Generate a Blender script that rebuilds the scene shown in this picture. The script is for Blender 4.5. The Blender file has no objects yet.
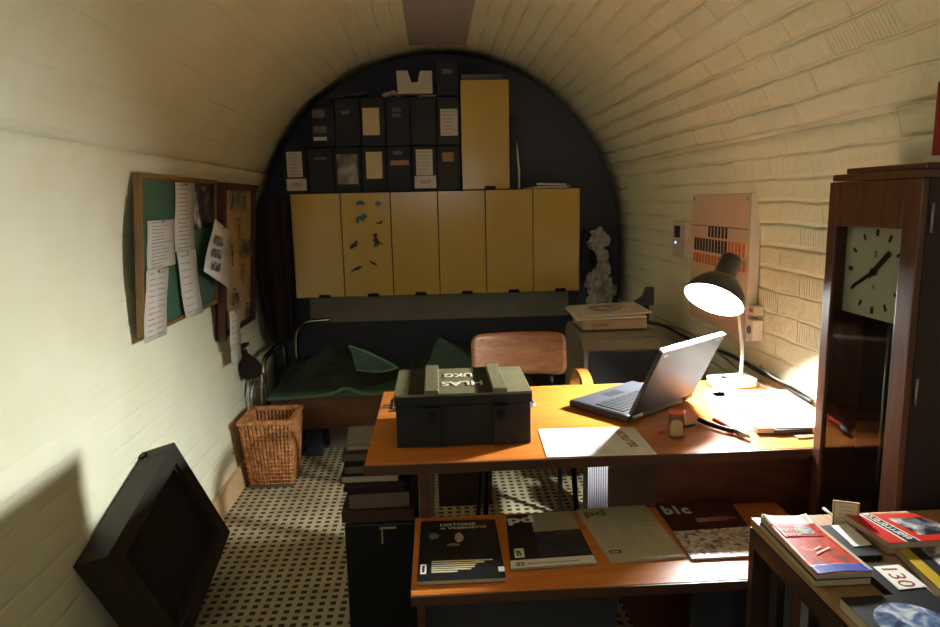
import bpy, math, random
from mathutils import Vector as V, Matrix, noise, Euler
random.seed(7)
PI = math.pi
scn = bpy.context.scene
COL = scn.collection

# ------------------------------------------------------------------ camera model
FPX, HC = 672.0, 1.43
_y, _p, _r = math.radians(2.8), math.radians(9.5), math.radians(1.25)
CF = V((math.sin(_y)*math.cos(_p), math.cos(_y)*math.cos(_p), -math.sin(_p)))
_R0 = V((math.cos(_y), -math.sin(_y), 0)); _U0 = _R0.cross(CF)
CR = _R0*math.cos(_r) - _U0*math.sin(_r)
CU = _U0*math.cos(_r) + _R0*math.sin(_r)
CO = V((0, 0, HC))
def ray(px, py): return CF*FPX + CR*(px-470) + CU*(313.5-py)
def A(px, py, **k):
    """point of the room on a known plane (x=, y= or z=) seen at a photo pixel: used to take measurements"""
    (a, v), = k.items(); i = 'xyz'.index(a); d = ray(px, py)
    return CO + d*((v-CO[i])/d[i])
def AP(px, py, o, n):
    d = ray(px, py); return CO + d*((V(o)-CO).dot(n)/d.dot(n))

# ------------------------------------------------------------------ materials
def lin(h):
    h = h.lstrip('#'); c = [int(h[i:i+2], 16)/255 for i in (0, 2, 4)]
    return tuple((x/12.92 if x <= .04045 else ((x+.055)/1.055)**2.4) for x in c)+(1,)
def newmat(name):
    m = bpy.data.materials.new(name); m.use_nodes = True
    nt = m.node_tree; b = nt.nodes['Principled BSDF']; return m, nt, b
def N(nt, t, **k):
    n = nt.nodes.new(t)
    for a, v in k.items():
        if a in n.inputs: n.inputs[a].default_value = v
        else: setattr(n, a, v)
    return n
def ramp(nt, stops, fac):
    r = nt.nodes.new('ShaderNodeValToRGB'); e = r.color_ramp.elements
    while len(e) < len(stops): e.new(.5)
    for q, (p, c) in zip(e, stops): q.position = p; q.color = lin(c)
    nt.links.new(fac, r.inputs[0]); return r.outputs[0]
def pm(name, c, rough=.6, metal=0, vary=.12, scale=18, bump=.0, bscale=60, spec=.5, coat=0):
    """paint / cloth / plastic with slight uneven tone"""
    m, nt, b = newmat(name)
    tc = N(nt, 'ShaderNodeTexCoord'); nz = N(nt, 'ShaderNodeTexNoise', Scale=scale, Detail=4.0)
    nt.links.new(tc.outputs['Object'], nz.inputs['Vector'])
    mx = N(nt, 'ShaderNodeMix', data_type='RGBA')
    base = lin(c); dk = tuple(x*(1-vary*2.2) if i < 3 else 1 for i, x in enumerate(base)); lt = tuple(min(1, x*(1+vary*.8)) if i < 3 else 1 for i, x in enumerate(base))
    mx.inputs[6].default_value = dk; mx.inputs[7].default_value = lt
    nt.links.new(nz.outputs[0], mx.inputs[0]); nt.links.new(mx.outputs[2], b.inputs['Base Color'])
    b.inputs['Roughness'].default_value = rough; b.inputs['Metallic'].default_value = metal
    b.inputs['Specular IOR Level'].default_value = spec; b.inputs['Coat Weight'].default_value = coat
    if bump:
        n2 = N(nt, 'ShaderNodeTexNoise', Scale=bscale, Detail=5.0); nt.links.new(tc.outputs['Object'], n2.inputs['Vector'])
        bp = N(nt, 'ShaderNodeBump', Strength=bump, Distance=.01); nt.links.new(n2.outputs[0], bp.inputs['Height']); nt.links.new(bp.outputs[0], b.inputs['Normal'])
    return m
def wood(name, c1, c2, sx=(2, 14, 14), rough=.35, spec=.5):
    m, nt, b = newmat(name)
    tc = N(nt, 'ShaderNodeTexCoord'); mp = N(nt, 'ShaderNodeMapping'); mp.inputs['Scale'].default_value = sx
    nt.links.new(tc.outputs['Object'], mp.inputs['Vector'])
    nz = N(nt, 'ShaderNodeTexNoise', Scale=2.5, Detail=7.0, Distortion=1.2); nt.links.new(mp.outputs[0], nz.inputs['Vector'])
    nt.links.new(ramp(nt, [(.3, c1), (.7, c2)], nz.outputs[0]), b.inputs['Base Color'])
    b.inputs['Roughness'].default_value = rough; b.inputs['Specular IOR Level'].default_value = spec
    bp = N(nt, 'ShaderNodeBump', Strength=.08, Distance=.005); nt.links.new(nz.outputs[0], bp.inputs['Height']); nt.links.new(bp.outputs[0], b.inputs['Normal'])
    return m
def pic(name, stops, scale=14, rough=.35, detail=5.0, stretch=(1, 1, 1)):
    """printed picture: blotches in the colours of the print"""
    m, nt, b = newmat(name)
    tc = N(nt, 'ShaderNodeTexCoord'); mp = N(nt, 'ShaderNodeMapping'); mp.inputs['Scale'].default_value = stretch
    nt.links.new(tc.outputs['Object'], mp.inputs['Vector'])
    nz = N(nt, 'ShaderNodeTexNoise', Scale=scale, Detail=detail, Distortion=.6); nt.links.new(mp.outputs[0], nz.inputs['Vector'])
    nt.links.new(ramp(nt, stops, nz.outputs[0]), b.inputs['Base Color']); b.inputs['Roughness'].default_value = rough
    return m
def brickmat(name, c1, c2, bump=1.0):
    m, nt, b = newmat(name)
    uv = N(nt, 'ShaderNodeUVMap', uv_map='UVMap')
    dn = N(nt, 'ShaderNodeTexNoise', Scale=5.0, Detail=3.0); nt.links.new(uv.outputs[0], dn.inputs['Vector'])
    sub = N(nt, 'ShaderNodeVectorMath', operation='SUBTRACT'); sub.inputs[1].default_value = (.5, .5, .5); nt.links.new(dn.outputs[1], sub.inputs[0])
    sc = N(nt, 'ShaderNodeVectorMath', operation='SCALE'); sc.inputs['Scale'].default_value = .022; nt.links.new(sub.outputs[0], sc.inputs[0])
    ad = N(nt, 'ShaderNodeVectorMath', operation='ADD'); nt.links.new(uv.outputs[0], ad.inputs[0]); nt.links.new(sc.outputs[0], ad.inputs[1])
    br = N(nt, 'ShaderNodeTexBrick'); br.offset = .5
    br.inputs['Scale'].default_value = 1; br.inputs['Brick Width'].default_value = .27; br.inputs['Row Height'].default_value = .079
    br.inputs['Mortar Size'].default_value = .0055; br.inputs['Mortar Smooth'].default_value = .6; br.inputs['Bias'].default_value = 0
    br.inputs['Color1'].default_value = (0, 0, 0, 1); br.inputs['Color2'].default_value = (1, 1, 1, 1); br.inputs['Mortar'].default_value = (.5, .5, .5, 1)
    nt.links.new(ad.outputs[0], br.inputs['Vector'])
    nz = N(nt, 'ShaderNodeTexNoise', Scale=3.2, Detail=6.0); nt.links.new(uv.outputs[0], nz.inputs['Vector'])
    nt.links.new(ramp(nt, [(.3, c1), (.65, c2)], nz.outputs[0]), b.inputs['Base Color'])
    b.inputs['Roughness'].default_value = .75; b.inputs['Specular IOR Level'].default_value = .25
    # relief: joints, each brick a little proud or sunk, rough paint
    n3 = N(nt, 'ShaderNodeTexNoise', Scale=26.0, Detail=6.0); nt.links.new(uv.outputs[0], n3.inputs['Vector'])
    n4 = N(nt, 'ShaderNodeTexNoise', Scale=7.0, Detail=2.0); nt.links.new(uv.outputs[0], n4.inputs['Vector'])
    f = N(nt, 'ShaderNodeMath', operation='MULTIPLY'); f.inputs[1].default_value = -.35; nt.links.new(br.outputs['Fac'], f.inputs[0])
    f2 = N(nt, 'ShaderNodeMath', operation='MULTIPLY'); nt.links.new(f.outputs[0], f2.inputs[0])
    r4 = N(nt, 'ShaderNodeMapRange'); r4.inputs['From Min'].default_value = .35; r4.inputs['From Max'].default_value = .65; r4.inputs['To Min'].default_value = .15; nt.links.new(n4.outputs[0], r4.inputs[0]); nt.links.new(r4.outputs[0], f2.inputs[1])
    g = N(nt, 'ShaderNodeMath', operation='MULTIPLY'); g.inputs[1].default_value = .5; nt.links.new(br.outputs['Color'], g.inputs[0])
    h = N(nt, 'ShaderNodeMath', operation='MULTIPLY'); h.inputs[1].default_value = .45; nt.links.new(n3.outputs[0], h.inputs[0])
    a1 = N(nt, 'ShaderNodeMath', operation='ADD'); nt.links.new(f2.outputs[0], a1.inputs[0]); nt.links.new(g.outputs[0], a1.inputs[1])
    b2 = N(nt, 'ShaderNodeTexBrick'); b2.inputs['Scale'].default_value = 1; b2.inputs['Brick Width'].default_value = 90; b2.inputs['Row Height'].default_value = .079
    b2.inputs['Mortar Size'].default_value = .013; b2.inputs['Mortar Smooth'].default_value = 1.0; nt.links.new(ad.outputs[0], b2.inputs['Vector'])
    n5 = N(nt, 'ShaderNodeTexNoise', Scale=2.3, Detail=4.0); nt.links.new(uv.outputs[0], n5.inputs['Vector'])
    r5 = N(nt, 'ShaderNodeMapRange'); r5.inputs['From Min'].default_value = .35; r5.inputs['From Max'].default_value = .6; r5.inputs['To Min'].default_value = .1; r5.inputs['To Max'].default_value = -.7; nt.links.new(n5.outputs[0], r5.inputs[0])
    m5 = N(nt, 'ShaderNodeMath', operation='MULTIPLY'); nt.links.new(b2.outputs['Fac'], m5.inputs[0]); nt.links.new(r5.outputs[0], m5.inputs[1])
    wv = N(nt, 'ShaderNodeTexWave', Scale=22.0); wv.bands_direction = 'X'; nt.links.new(uv.outputs[0], wv.inputs['Vector'])
    gt = N(nt, 'ShaderNodeMath', operation='GREATER_THAN'); gt.inputs[1].default_value = .78; nt.links.new(br.outputs['Color'], gt.inputs[0])
    w2 = N(nt, 'ShaderNodeMath', operation='MULTIPLY'); nt.links.new(wv.outputs['Fac'], w2.inputs[0]); nt.links.new(gt.outputs[0], w2.inputs[1])
    w3 = N(nt, 'ShaderNodeMath', operation='MULTIPLY_ADD'); w3.inputs[1].default_value = .16; nt.links.new(w2.outputs[0], w3.inputs[0]); nt.links.new(m5.outputs[0], w3.inputs[2])
    a3 = N(nt, 'ShaderNodeMath', operation='ADD'); nt.links.new(a1.outputs[0], a3.inputs[0]); nt.links.new(w3.outputs[0], a3.inputs[1])
    a2 = N(nt, 'ShaderNodeMath', operation='ADD'); nt.links.new(a3.outputs[0], a2.inputs[0]); nt.links.new(h.outputs[0], a2.inputs[1])
    bp = N(nt, 'ShaderNodeBump', Strength=bump, Distance=.018); nt.links.new(a2.outputs[0], bp.inputs['Height'])
    su = N(nt, 'ShaderNodeSeparateXYZ'); nt.links.new(uv.outputs[0], su.inputs[0]); rs = N(nt, 'ShaderNodeMapRange'); rs.inputs['From Min'].default_value = 2.2; rs.inputs['From Max'].default_value = 3.6; rs.inputs['To Min'].default_value = .22; rs.inputs['To Max'].default_value = .8; nt.links.new(su.outputs[1], rs.inputs[0]); nt.links.new(rs.outputs[0], bp.inputs['Strength']); nt.links.new(bp.outputs[0], b.inputs['Normal'])
    return m
def carpetmat():
    m, nt, b = newmat('checked_carpet')
    tc = N(nt, 'ShaderNodeTexCoord'); sp = N(nt, 'ShaderNodeSeparateXYZ'); nt.links.new(tc.outputs['Object'], sp.inputs[0])
    outs = []
    for ax, pitch in ((0, .040), (1, .040)):
        d = N(nt, 'ShaderNodeMath', operation='DIVIDE'); d.inputs[1].default_value = pitch; nt.links.new(sp.outputs[ax], d.inputs[0])
        fr = N(nt, 'ShaderNodeMath', operation='FRACT'); nt.links.new(d.outputs[0], fr.inputs[0])
        c = N(nt, 'ShaderNodeMath', operation='COMPARE'); c.inputs[1].default_value = .5; c.inputs[2].default_value = .26; nt.links.new(fr.outputs[0], c.inputs[0]); outs.append(c)
    mu = N(nt, 'ShaderNodeMath', operation='MULTIPLY'); nt.links.new(outs[0].outputs[0], mu.inputs[0]); nt.links.new(outs[1].outputs[0], mu.inputs[1])
    nz = N(nt, 'ShaderNodeTexNoise', Scale=6.0, Detail=6.0); nt.links.new(tc.outputs['Object'], nz.inputs['Vector'])
    light = ramp(nt, [(.3, '#9c9074'), (.7, '#beb292')], nz.outputs[0])
    mx = N(nt, 'ShaderNodeMix', data_type='RGBA'); nt.links.new(mu.outputs[0], mx.inputs[0]); nt.links.new(light, mx.inputs[6]); mx.inputs[7].default_value = lin('#463728')
    nt.links.new(mx.outputs[2], b.inputs['Base Color']); b.inputs['Roughness'].default_value = .95; b.inputs['Specular IOR Level'].default_value = .1
    n2 = N(nt, 'ShaderNodeTexNoise', Scale=400.0); nt.links.new(tc.outputs['Object'], n2.inputs['Vector'])
    bp = N(nt, 'ShaderNodeBump', Strength=.4, Distance=.002); nt.links.new(n2.outputs[0], bp.inputs['Height']); nt.links.new(bp.outputs[0], b.inputs['Normal'])
    return m
def glass(name, c='#ffffff', rough=.02):
    m, nt, b = newmat(name); b.inputs['Base Color'].default_value = lin(c); b.inputs['Transmission Weight'].default_value = 1
    b.inputs['Roughness'].default_value = rough; b.inputs['IOR'].default_value = 1.45; return m
def emit(name, c, s):
    m, nt, b = newmat(name); b.inputs['Emission Color'].default_value = lin(c) if isinstance(c, str) else c; b.inputs['Emission Strength'].default_value = s
    b.inputs['Base Color'].default_value = (0, 0, 0, 1); return m

def thinglass(name, rough=.03, tint='#e8ecec', ior=1.5):
    m, nt, b = newmat(name); nt.nodes.remove(b); out = [n for n in nt.nodes if n.type == 'OUTPUT_MATERIAL'][0]
    tr = N(nt, 'ShaderNodeBsdfTransparent'); tr.inputs[0].default_value = lin(tint); gl = N(nt, 'ShaderNodeBsdfGlossy'); gl.inputs['Roughness'].default_value = rough
    fr = N(nt, 'ShaderNodeFresnel'); fr.inputs[0].default_value = ior; mx = N(nt, 'ShaderNodeMixShader')
    ge = N(nt, 'ShaderNodeNewGeometry'); iv = N(nt, 'ShaderNodeMath', operation='SUBTRACT'); iv.inputs[0].default_value = 1; nt.links.new(ge.outputs['Backfacing'], iv.inputs[1]); mu = N(nt, 'ShaderNodeMath', operation='MULTIPLY'); nt.links.new(fr.outputs[0], mu.inputs[0]); nt.links.new(iv.outputs[0], mu.inputs[1])
    nt.links.new(mu.outputs[0], mx.inputs[0]); nt.links.new(tr.outputs[0], mx.inputs[1]); nt.links.new(gl.outputs[0], mx.inputs[2]); nt.links.new(mx.outputs[0], out.inputs[0]); return m
M = dict(
 paint=brickmat('cream_painted_brick', '#eeeccc', '#f5f4da'),
 endpaint=pm('blue_black_painted_wall', '#4a4d5a', .8, vary=.1, bump=.3, bscale=20),
 carpet=carpetmat(),
 base=pm('cream_baseboard_paint', '#d8b988', .6, vary=.15, scale=6),
 yellow=pm('yellow_laminate', '#c9a94f', .18, vary=.03, scale=5),
 carcass=pm('dark_cabinet_carcass', '#23211f', .6),
 black=pm('black_plastic', '#060607', .5, spec=.3),
 archive=pm('black_archive_board', '#15151c', .65, vary=.15, scale=8),
 white=pm('white_paper', '#ece8df', .8, vary=.03),
 paper=pm('aged_white_paper', '#d9d2c4', .8, vary=.06),
 cream=pm('cream_paper', '#d8c9a0', .8, vary=.05),
 ink=pm('grey_ink', '#9a969a', .8), darkink=pm('dark_ink', '#24222a', .7), redink=pm('red_ink', '#a02418', .7),
 greylabel=pm('grey_label', '#6d6b72', .8), pink=pm('pinkish_label', '#b98072', .8), tan=pm('tan_label', '#a88a5c', .8),
 desk=wood('varnished_beech_veneer', '#b86526', '#ce7e36', (1.5, 22, 22), .3),
 deskedge=wood('dark_brown_edge_veneer', '#3c2418', '#52301c', (2, 16, 16), .45),
 pedestal=wood('red_brown_veneer', '#5a2e1c', '#73402a', (3, 3, 18), .45),
 clockwood=wood('walnut_clock_case', '#3e241c', '#643e2a', (14, 14, 2), .35),
 clockdark=wood('dark_walnut', '#1f1315', '#2e1c1c', (14, 14, 2), .6),
 framewood=wood('almost_black_stained_wood', '#1c130e', '#2a1e17', (6, 6, 6), .6),
 trayback=pm('dark_brown_felt', '#17110d', .9, bump=.3),
 pine=wood('pine_frame', '#76562f', '#906a3c', (12, 12, 3), .55),
 maroon=wood('dark_red_brown_frame', '#3c1c18', '#55281f', (12, 12, 3), .5),
 keyback=wood('tan_plywood', '#c4a478', '#d2b48a', (8, 8, 3), .6),
 felt=pm('green_felt', '#3f6149', .95, vary=.1, bump=.2, bscale=200),
 steel=pm('dull_steel', '#a8a8a4', .35, 1, vary=.1), chrome=pm('chrome', '#cfcfcf', .15, 1, vary=.05),
 brass=pm('brass', '#b08a4a', .35, 1), redplastic=pm('red_plastic', '#c02a1e', .4), green=pm('green_tag', '#3a6a44', .6),
 wicker=None,
 teal=pm('teal_cloth', '#4c6e60', .9, vary=.15, bump=.3, bscale=120), tealtrim=pm('pale_teal_piping', '#74907c', .85),
 olive=pm('dark_olive_cloth', '#3a4236', .95, vary=.25, scale=9, bump=.5, bscale=90),
 blanket=pm('brown_blanket', '#7a5440', .95, vary=.15, bump=.5, bscale=150),
 navy=pm('navy_plastic', '#26303e', .6), greycloth=pm('grey_fabric', '#7d756c', .9, bump=.3),
 crate=pm('olive_green_crate_paint', '#746e4e', .6, vary=.2, scale=12, bump=.2), cratedark=pm('dark_and_shaded_olive_paint', '#11110f', .65, vary=.2, bump=.2),  # cratedark: shade of the crate's unlit sides put into the colour; stripes share it
 cratewhite=pm('white_stencil_paint', '#e4e2cc', .7),
 chairwood=wood('orange_brown_plywood', '#6e4528', '#8c5c38', (3, 18, 18), .35),
 armwood=wood('honey_bentwood', '#b8762e', '#cf9142', (8, 8, 8), .3),
 printer=pm('putty_grey_plastic', '#8d887b', .55, vary=.05), printerdark=pm('charcoal_plastic', '#2a2b30', .5, vary=.08),
 box=pm('pale_cardboard', '#b8a98c', .8, vary=.08),
 laptop=pm('matte_black_laptop_shell', '#1d2027', .55, vary=.05, spec=.35), key=pm('dark_key_caps', '#17181c', .5), deck=pm('silver_palm_rest', '#33343b', .45, vary=.04),
 screen=pm('dark_screen', '#08090c', .15),
 lampblack=pm('lamp_black_enamel', '#26262a', .3, vary=.05), lampwhite=pm('white_enamel', '#f2f0ea', .35, vary=.02),
 bulb=emit('frosted_bulb_glow', (.96, 1.0, .97, 1), 1.0),
 ribbed=pm('pale_violet_white_plastic', '#d6d2da', .5, vary=.03),
 rack=pm('salmon_beige_enamel', '#e6c5ac', .5, vary=.05, scale=5), slot=pm('dark_slot', '#2a2230', .7), orange=pm('orange_card', '#d07a3c', .7), rackwhite=pm('white_plastic_duct', '#d8cdb8', .5),
 dial=pm('cream_clock_dial', '#e8e4cc', .5, vary=.05), glass=thinglass('clear_glass'), thin=None,
 cable=pm('dark_grey_cable', '#3a3836', .5), cablegrey=pm('grey_cable', '#8a8680', .5),
 jarorange=pm('orange_cap', '#d8642c', .5), liquid=thinglass('jar_glass', .05, '#f6f4ea'),
 curtain=pm('dark_maroon_cloth', '#2a1719', .95, vary=.3, scale=5, bump=.4), greypanel=pm('pale_grey_wall_board', '#a89f8a', .8, vary=.15, scale=7),
 hatch=pm('grey_violet_plate', '#b4abae', .55, vary=.08), rubber=pm('rubber', '#101010', .8),
 wrap=pm('crumpled_pale_wrapping', '#bab4a6', .7, vary=.3, scale=9, bump=1, bscale=22), bluegrey=pm('blue_grey_wrap', '#4a505a', .7, vary=.2, bump=.6),
 shelftop=wood('worn_tan_shelf_top', '#8f6a46', '#b08a60', (14, 2, 14), .45), shelfdark=wood('dark_brown_shelf', '#2b1a12', '#3d271a', (14, 3, 14), .5),
 red=pm('red_cover', '#c8281c', .35, vary=.04), blue=pm('blue_cover', '#3a4cb0', .4), darkcover=pm('black_cover', '#101015', .4, spec=.5), yellowcover=pm('yellow_cover', '#c2a21c', .4),
 pages=pm('page_edges', '#b9a98c', .85, vary=.1, scale=60), darkpages=pm('brownish_page_edges', '#6e5a48', .85, vary=.2, scale=40),
 magcream=pm('greyish_cream_cover', '#a9a184', .45, vary=.05), olivegreen=pm('olive_green_print', '#5f6a34', .5),
 mags1=pic('dark_portrait_print', [(.35, '#101014'), (.6, '#23241f'), (.8, '#4a4436')], 9),
 mags2=pic('dark_landscape_print', [(.3, '#0c0e16'), (.6, '#2c3038'), (.8, '#6a6a6a')], 30, stretch=(1, 3, 1)),
 magsky=pm('tan_sky_print', '#9a8f74', .45), mags4=pic('dark_red_crowd_print', [(.3, '#1c0c0e'), (.6, '#4a2420'), (.8, '#6a3a34')], 60),
 mags5=pic('white_red_crowd_print', [(.35, '#5a3a38'), (.5, '#c8b4a8'), (.7, '#e8e4e0')], 75),
 magred=pic('red_green_vehicle_print', [(.3, '#3f5a26'), (.45, '#c23a26'), (.62, '#d8452c'), (.75, '#e6d6c8')], 38),
 earth=pic('blue_white_globe_print', [(.35, '#1a2a50'), (.5, '#6a84b0'), (.62, '#d8dce2')], 34),
 bw=pic('black_white_photo_print', [(.35, '#1c1c20'), (.5, '#77757a'), (.65, '#d2cec8')], 42),
 photo=pic('faded_photo', [(.35, '#55483a'), (.55, '#9a8c74'), (.7, '#b8ad98')], 12),
 leaflet=pic('dark_leaflet_print', [(.4, '#241f30'), (.55, '#3c3346'), (.66, '#c8c0b8')], 12, stretch=(1, 1, .6)),
 dinog=pm('green_rubber', '#3f6a4a', .5), dinob=pm('dark_brown_rubber', '#3a2620', .5), dinol=pm('pale_violet_rubber', '#8a7f92', .5), dinos=pm('bluish_green_rubber', '#4a6e68', .5),
)
def wickermat():
    m, nt, b = newmat('orange_woven_wicker')
    tc = N(nt, 'ShaderNodeTexCoord'); w = N(nt, 'ShaderNodeTexNoise', Scale=40.0, Detail=3.0); nt.links.new(tc.outputs['Object'], w.inputs['Vector'])
    nt.links.new(ramp(nt, [(.35, '#b06c3c'), (.65, '#e0a068')], w.outputs[0]), b.inputs['Base Color']); b.inputs['Roughness'].default_value = .6; return m
M['wicker'] = wickermat()
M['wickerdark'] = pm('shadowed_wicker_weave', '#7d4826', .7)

# ------------------------------------------------------------------ mesh builder
WM = {}
class MB:
    def __init__(s, F=None): s.v = []; s.f = []; s.m = []; s.sm = []; s.F = F or Matrix.Identity(4); s.uv = None
    def at(s, F): s.F = F; return s
    def add(s, vs, fs, m=0, smooth=False):
        b = len(s.v); s.v += [s.F @ V(p) for p in vs]
        for f in fs: s.f.append([b+i for i in f]); s.m.append(m); s.sm.append(smooth)
        return s
    def box(s, x0, x1, y0, y1, z0, z1, m=0, tilt=0):
        return s.add([(x0,y0,z0),(x1,y0,z0),(x1,y1,z0),(x0,y1,z0),(x0,y0,z1),(x1,y0,z1),(x1,y1,z1),(x0,y1,z1)],
                     [(0,3,2,1),(4,5,6,7),(0,1,5,4),(1,2,6,5),(2,3,7,6),(3,0,4,7)], m)
    def hexa(s, a, b, m=0):   # two quads (bottom, top)
        return s.add(list(a)+list(b), [(0,3,2,1),(4,5,6,7),(0,1,5,4),(1,2,6,5),(2,3,7,6),(3,0,4,7)], m)
    def prism(s, pts, z0, z1, m=0, smooth=False):
        n = len(pts)
        return s.add([(p[0],p[1],z0) for p in pts]+[(p[0],p[1],z1) for p in pts],
                     [tuple(range(n))[::-1], tuple(range(n, 2*n))]+[(i,(i+1)%n,n+(i+1)%n,n+i) for i in range(n)], m, smooth)
    def tube(s, pts, r, seg=10, m=0, closed=False, rr=None):
        pts = [V(p) for p in pts]; n = len(pts); b = []; up = None
        for i, p in enumerate(pts):
            t = (pts[min(i+1, n-1)]-pts[max(i-1, 0)]).normalized()
            if up is None:
                up = V((0, 0, 1)) if abs(t.z) < .9 else V((1, 0, 0))
            a = (up-t*up.dot(t)).normalized(); c = t.cross(a); up = a
            q = rr[i] if rr else r
            b += [p+(a*math.cos(2*PI*k/seg)+c*math.sin(2*PI*k/seg))*q for k in range(seg)]
        f = [(i*seg+k, i*seg+(k+1)%seg, (i+1)*seg+(k+1)%seg, (i+1)*seg+k) for i in range(n-1) for k in range(seg)]
        f += [tuple(range(seg))[::-1], tuple(range((n-1)*seg, n*seg))]
        return s.add(b, f, m, True)
    def lathe(s, prof, seg=28, m=0, caps=True, smooth=True):
        b = [(r*math.cos(2*PI*k/seg), r*math.sin(2*PI*k/seg), z) for r, z in prof for k in range(seg)]; n = len(prof)
        f = [(i*seg+k, i*seg+(k+1)%seg, (i+1)*seg+(k+1)%seg, (i+1)*seg+k) for i in range(n-1) for k in range(seg)]
        if caps: f += [tuple(range(seg))[::-1], tuple(range((n-1)*seg, n*seg))]
        return s.add(b, f, m, smooth)
    def ball(s, c, rx, ry=None, rz=None, seg=14, rings=9, m=0):
        ry = ry or rx; rz = rz or rx; c = V(c); b = [c+V((0, 0, -rz))]
        for i in range(1, rings):
            a = -PI/2+PI*i/rings
            b += [c+V((rx*math.cos(a)*math.cos(2*PI*k/seg), ry*math.cos(a)*math.sin(2*PI*k/seg), rz*math.sin(a))) for k in range(seg)]
        b.append(c+V((0, 0, rz))); f = [(0, 1+(k+1)%seg, 1+k) for k in range(seg)]
        for i in range(rings-2):
            f += [(1+i*seg+k, 1+i*seg+(k+1)%seg, 1+(i+1)*seg+(k+1)%seg, 1+(i+1)*seg+k) for k in range(seg)]
        l = len(b)-1; f += [(l, l-seg+k, l-seg+(k+1)%seg) for k in range(seg)]
        return s.add(b, f, m, True)
    def text(s, txt, x, y, w, h, d=.0006, m=0, z=0.0, bold=0):
        c = bpy.data.curves.new('t', 'FONT'); c.body = txt; c.extrude = .01; c.resolution_u = 3; c.offset = bold
        o = bpy.data.objects.new('t', c); COL.objects.link(o)
        dg = bpy.context.evaluated_depsgraph_get(); me = bpy.data.meshes.new_from_object(o.evaluated_get(dg))
        xs = [v.co.x for v in me.vertices]; ys = [v.co.y for v in me.vertices]
        if xs:
            kx = w/(max(xs)-min(xs)); ky = h/(max(ys)-min(ys))
            s.add([(x+(v.co.x-min(xs))*kx, y+(v.co.y-min(ys))*ky, z+(d if v.co.z > 0 else 0)) for v in me.vertices], [tuple(p.vertices) for p in me.polygons], m)
        bpy.data.objects.remove(o); bpy.data.meshes.remove(me); bpy.data.curves.remove(c); return s
    def glyphs(s, n, x, y, w, h, d=.0003):
        # worn print too small to read: a row of upright and cross strokes
        rg = random.Random(n*7+3); cw = w/n
        for i in range(n):
            a = x+i*cw; k = rg.randrange(4); e = a+cw*.72; t = cw*.2
            s.box(a, a+t, y, y+h, 0, d)
            if k != 1: s.box(a+t, e, y+h*.8, y+h, 0, d)
            if k != 2: s.box(a+t, e, y, y+h*.2, 0, d)
            if k in (0, 1): s.box(e-t, e, y+h*.2, y+h*.8, 0, d)
        return s
    def build(s, name, mats, parent=None, bevel=0, sub=0):
        if not isinstance(mats, (list, tuple)): mats = [mats]
        me = bpy.data.meshes.new(name); o = bpy.data.objects.new(name, me); COL.objects.link(o)
        if parent is not None: W = WM[parent.name]
        else:
            xs = [v.x for v in s.v]; ys = [v.y for v in s.v]; zs = [v.z for v in s.v]
            W = Matrix.Translation(((min(xs)+max(xs))/2, (min(ys)+max(ys))/2, min(zs)))
        Wi = W.inverted()
        me.from_pydata([Wi @ v for v in s.v], [], s.f)
        for mt in mats: me.materials.append(mt)
        for p, i, q in zip(me.polygons, s.m, s.sm): p.material_index = i; p.use_smooth = q
        if s.uv:
            l = me.uv_layers.new(name='UVMap')
            for lp in me.loops: l.data[lp.index].uv = s.uv[lp.vertex_index]
        me.validate(); me.update()
        if parent is not None: o.parent = parent
        else: o.matrix_world = W
        WM[o.name] = W.copy()
        if bevel:
            b = o.modifiers.new('bevel', 'BEVEL'); b.width = bevel; b.segments = 2; b.limit_method = 'ANGLE'; b.angle_limit = .7
        if sub:
            b = o.modifiers.new('sub', 'SUBSURF'); b.levels = sub; b.render_levels = sub
        return o
def tag(o, label, cat, group=None):
    o['label'] = label; o['category'] = cat
    if group: o['group'] = group
    return o
def thing(name, label, cat, loc, rz=0, group=None):
    o = bpy.data.objects.new(name, None); COL.objects.link(o); o.location = loc; o.rotation_euler = (0, 0, rz); o.empty_display_size = .05
    WM[o.name] = Matrix.Translation(loc) @ Matrix.Rotation(rz, 4, 'Z'); return tag(o, label, cat, group)
def struct(o): o['kind'] = 'structure'; return o
def plabel(o, t): o['label'] = t; return o
def frame(o, u, v, n=None):
    u = V(u).normalized(); v = V(v); n = V(n) if n else u.cross(v); n.normalize(); v = n.cross(u)
    return Matrix(((u.x, v.x, n.x, o[0]), (u.y, v.y, n.y, o[1]), (u.z, v.z, n.z, o[2]), (0, 0, 0, 1)))
def flat(x, y, z, a=0): return frame((x, y, z), (math.cos(a), math.sin(a), 0), (-math.sin(a), math.cos(a), 0))
def arc(c, r, a0, a1, n, pl='xz'):
    out = []
    for i in range(n+1):
        a = a0+(a1-a0)*i/n; p = [c[0], c[1], c[2]]; ii = ['xyz'.index(q) for q in pl]
        p[ii[0]] += r*math.cos(a); p[ii[1]] += r*math.sin(a); out.append(tuple(p))
    return out
def smoothpath(pts, k=6):
    P = [V(p) for p in pts]; P = [P[0]]+P+[P[-1]]; out = []
    for i in range(1, len(P)-2):
        for j in range(k):
            t = j/k; a, b, c, d = P[i-1], P[i], P[i+1], P[i+2]
            out.append(.5*((2*b)+(c-a)*t+(2*a-5*b+4*c-d)*t*t+(3*b-a-3*c+d)*t**3))
    out.append(P[-2]); return out

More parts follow.
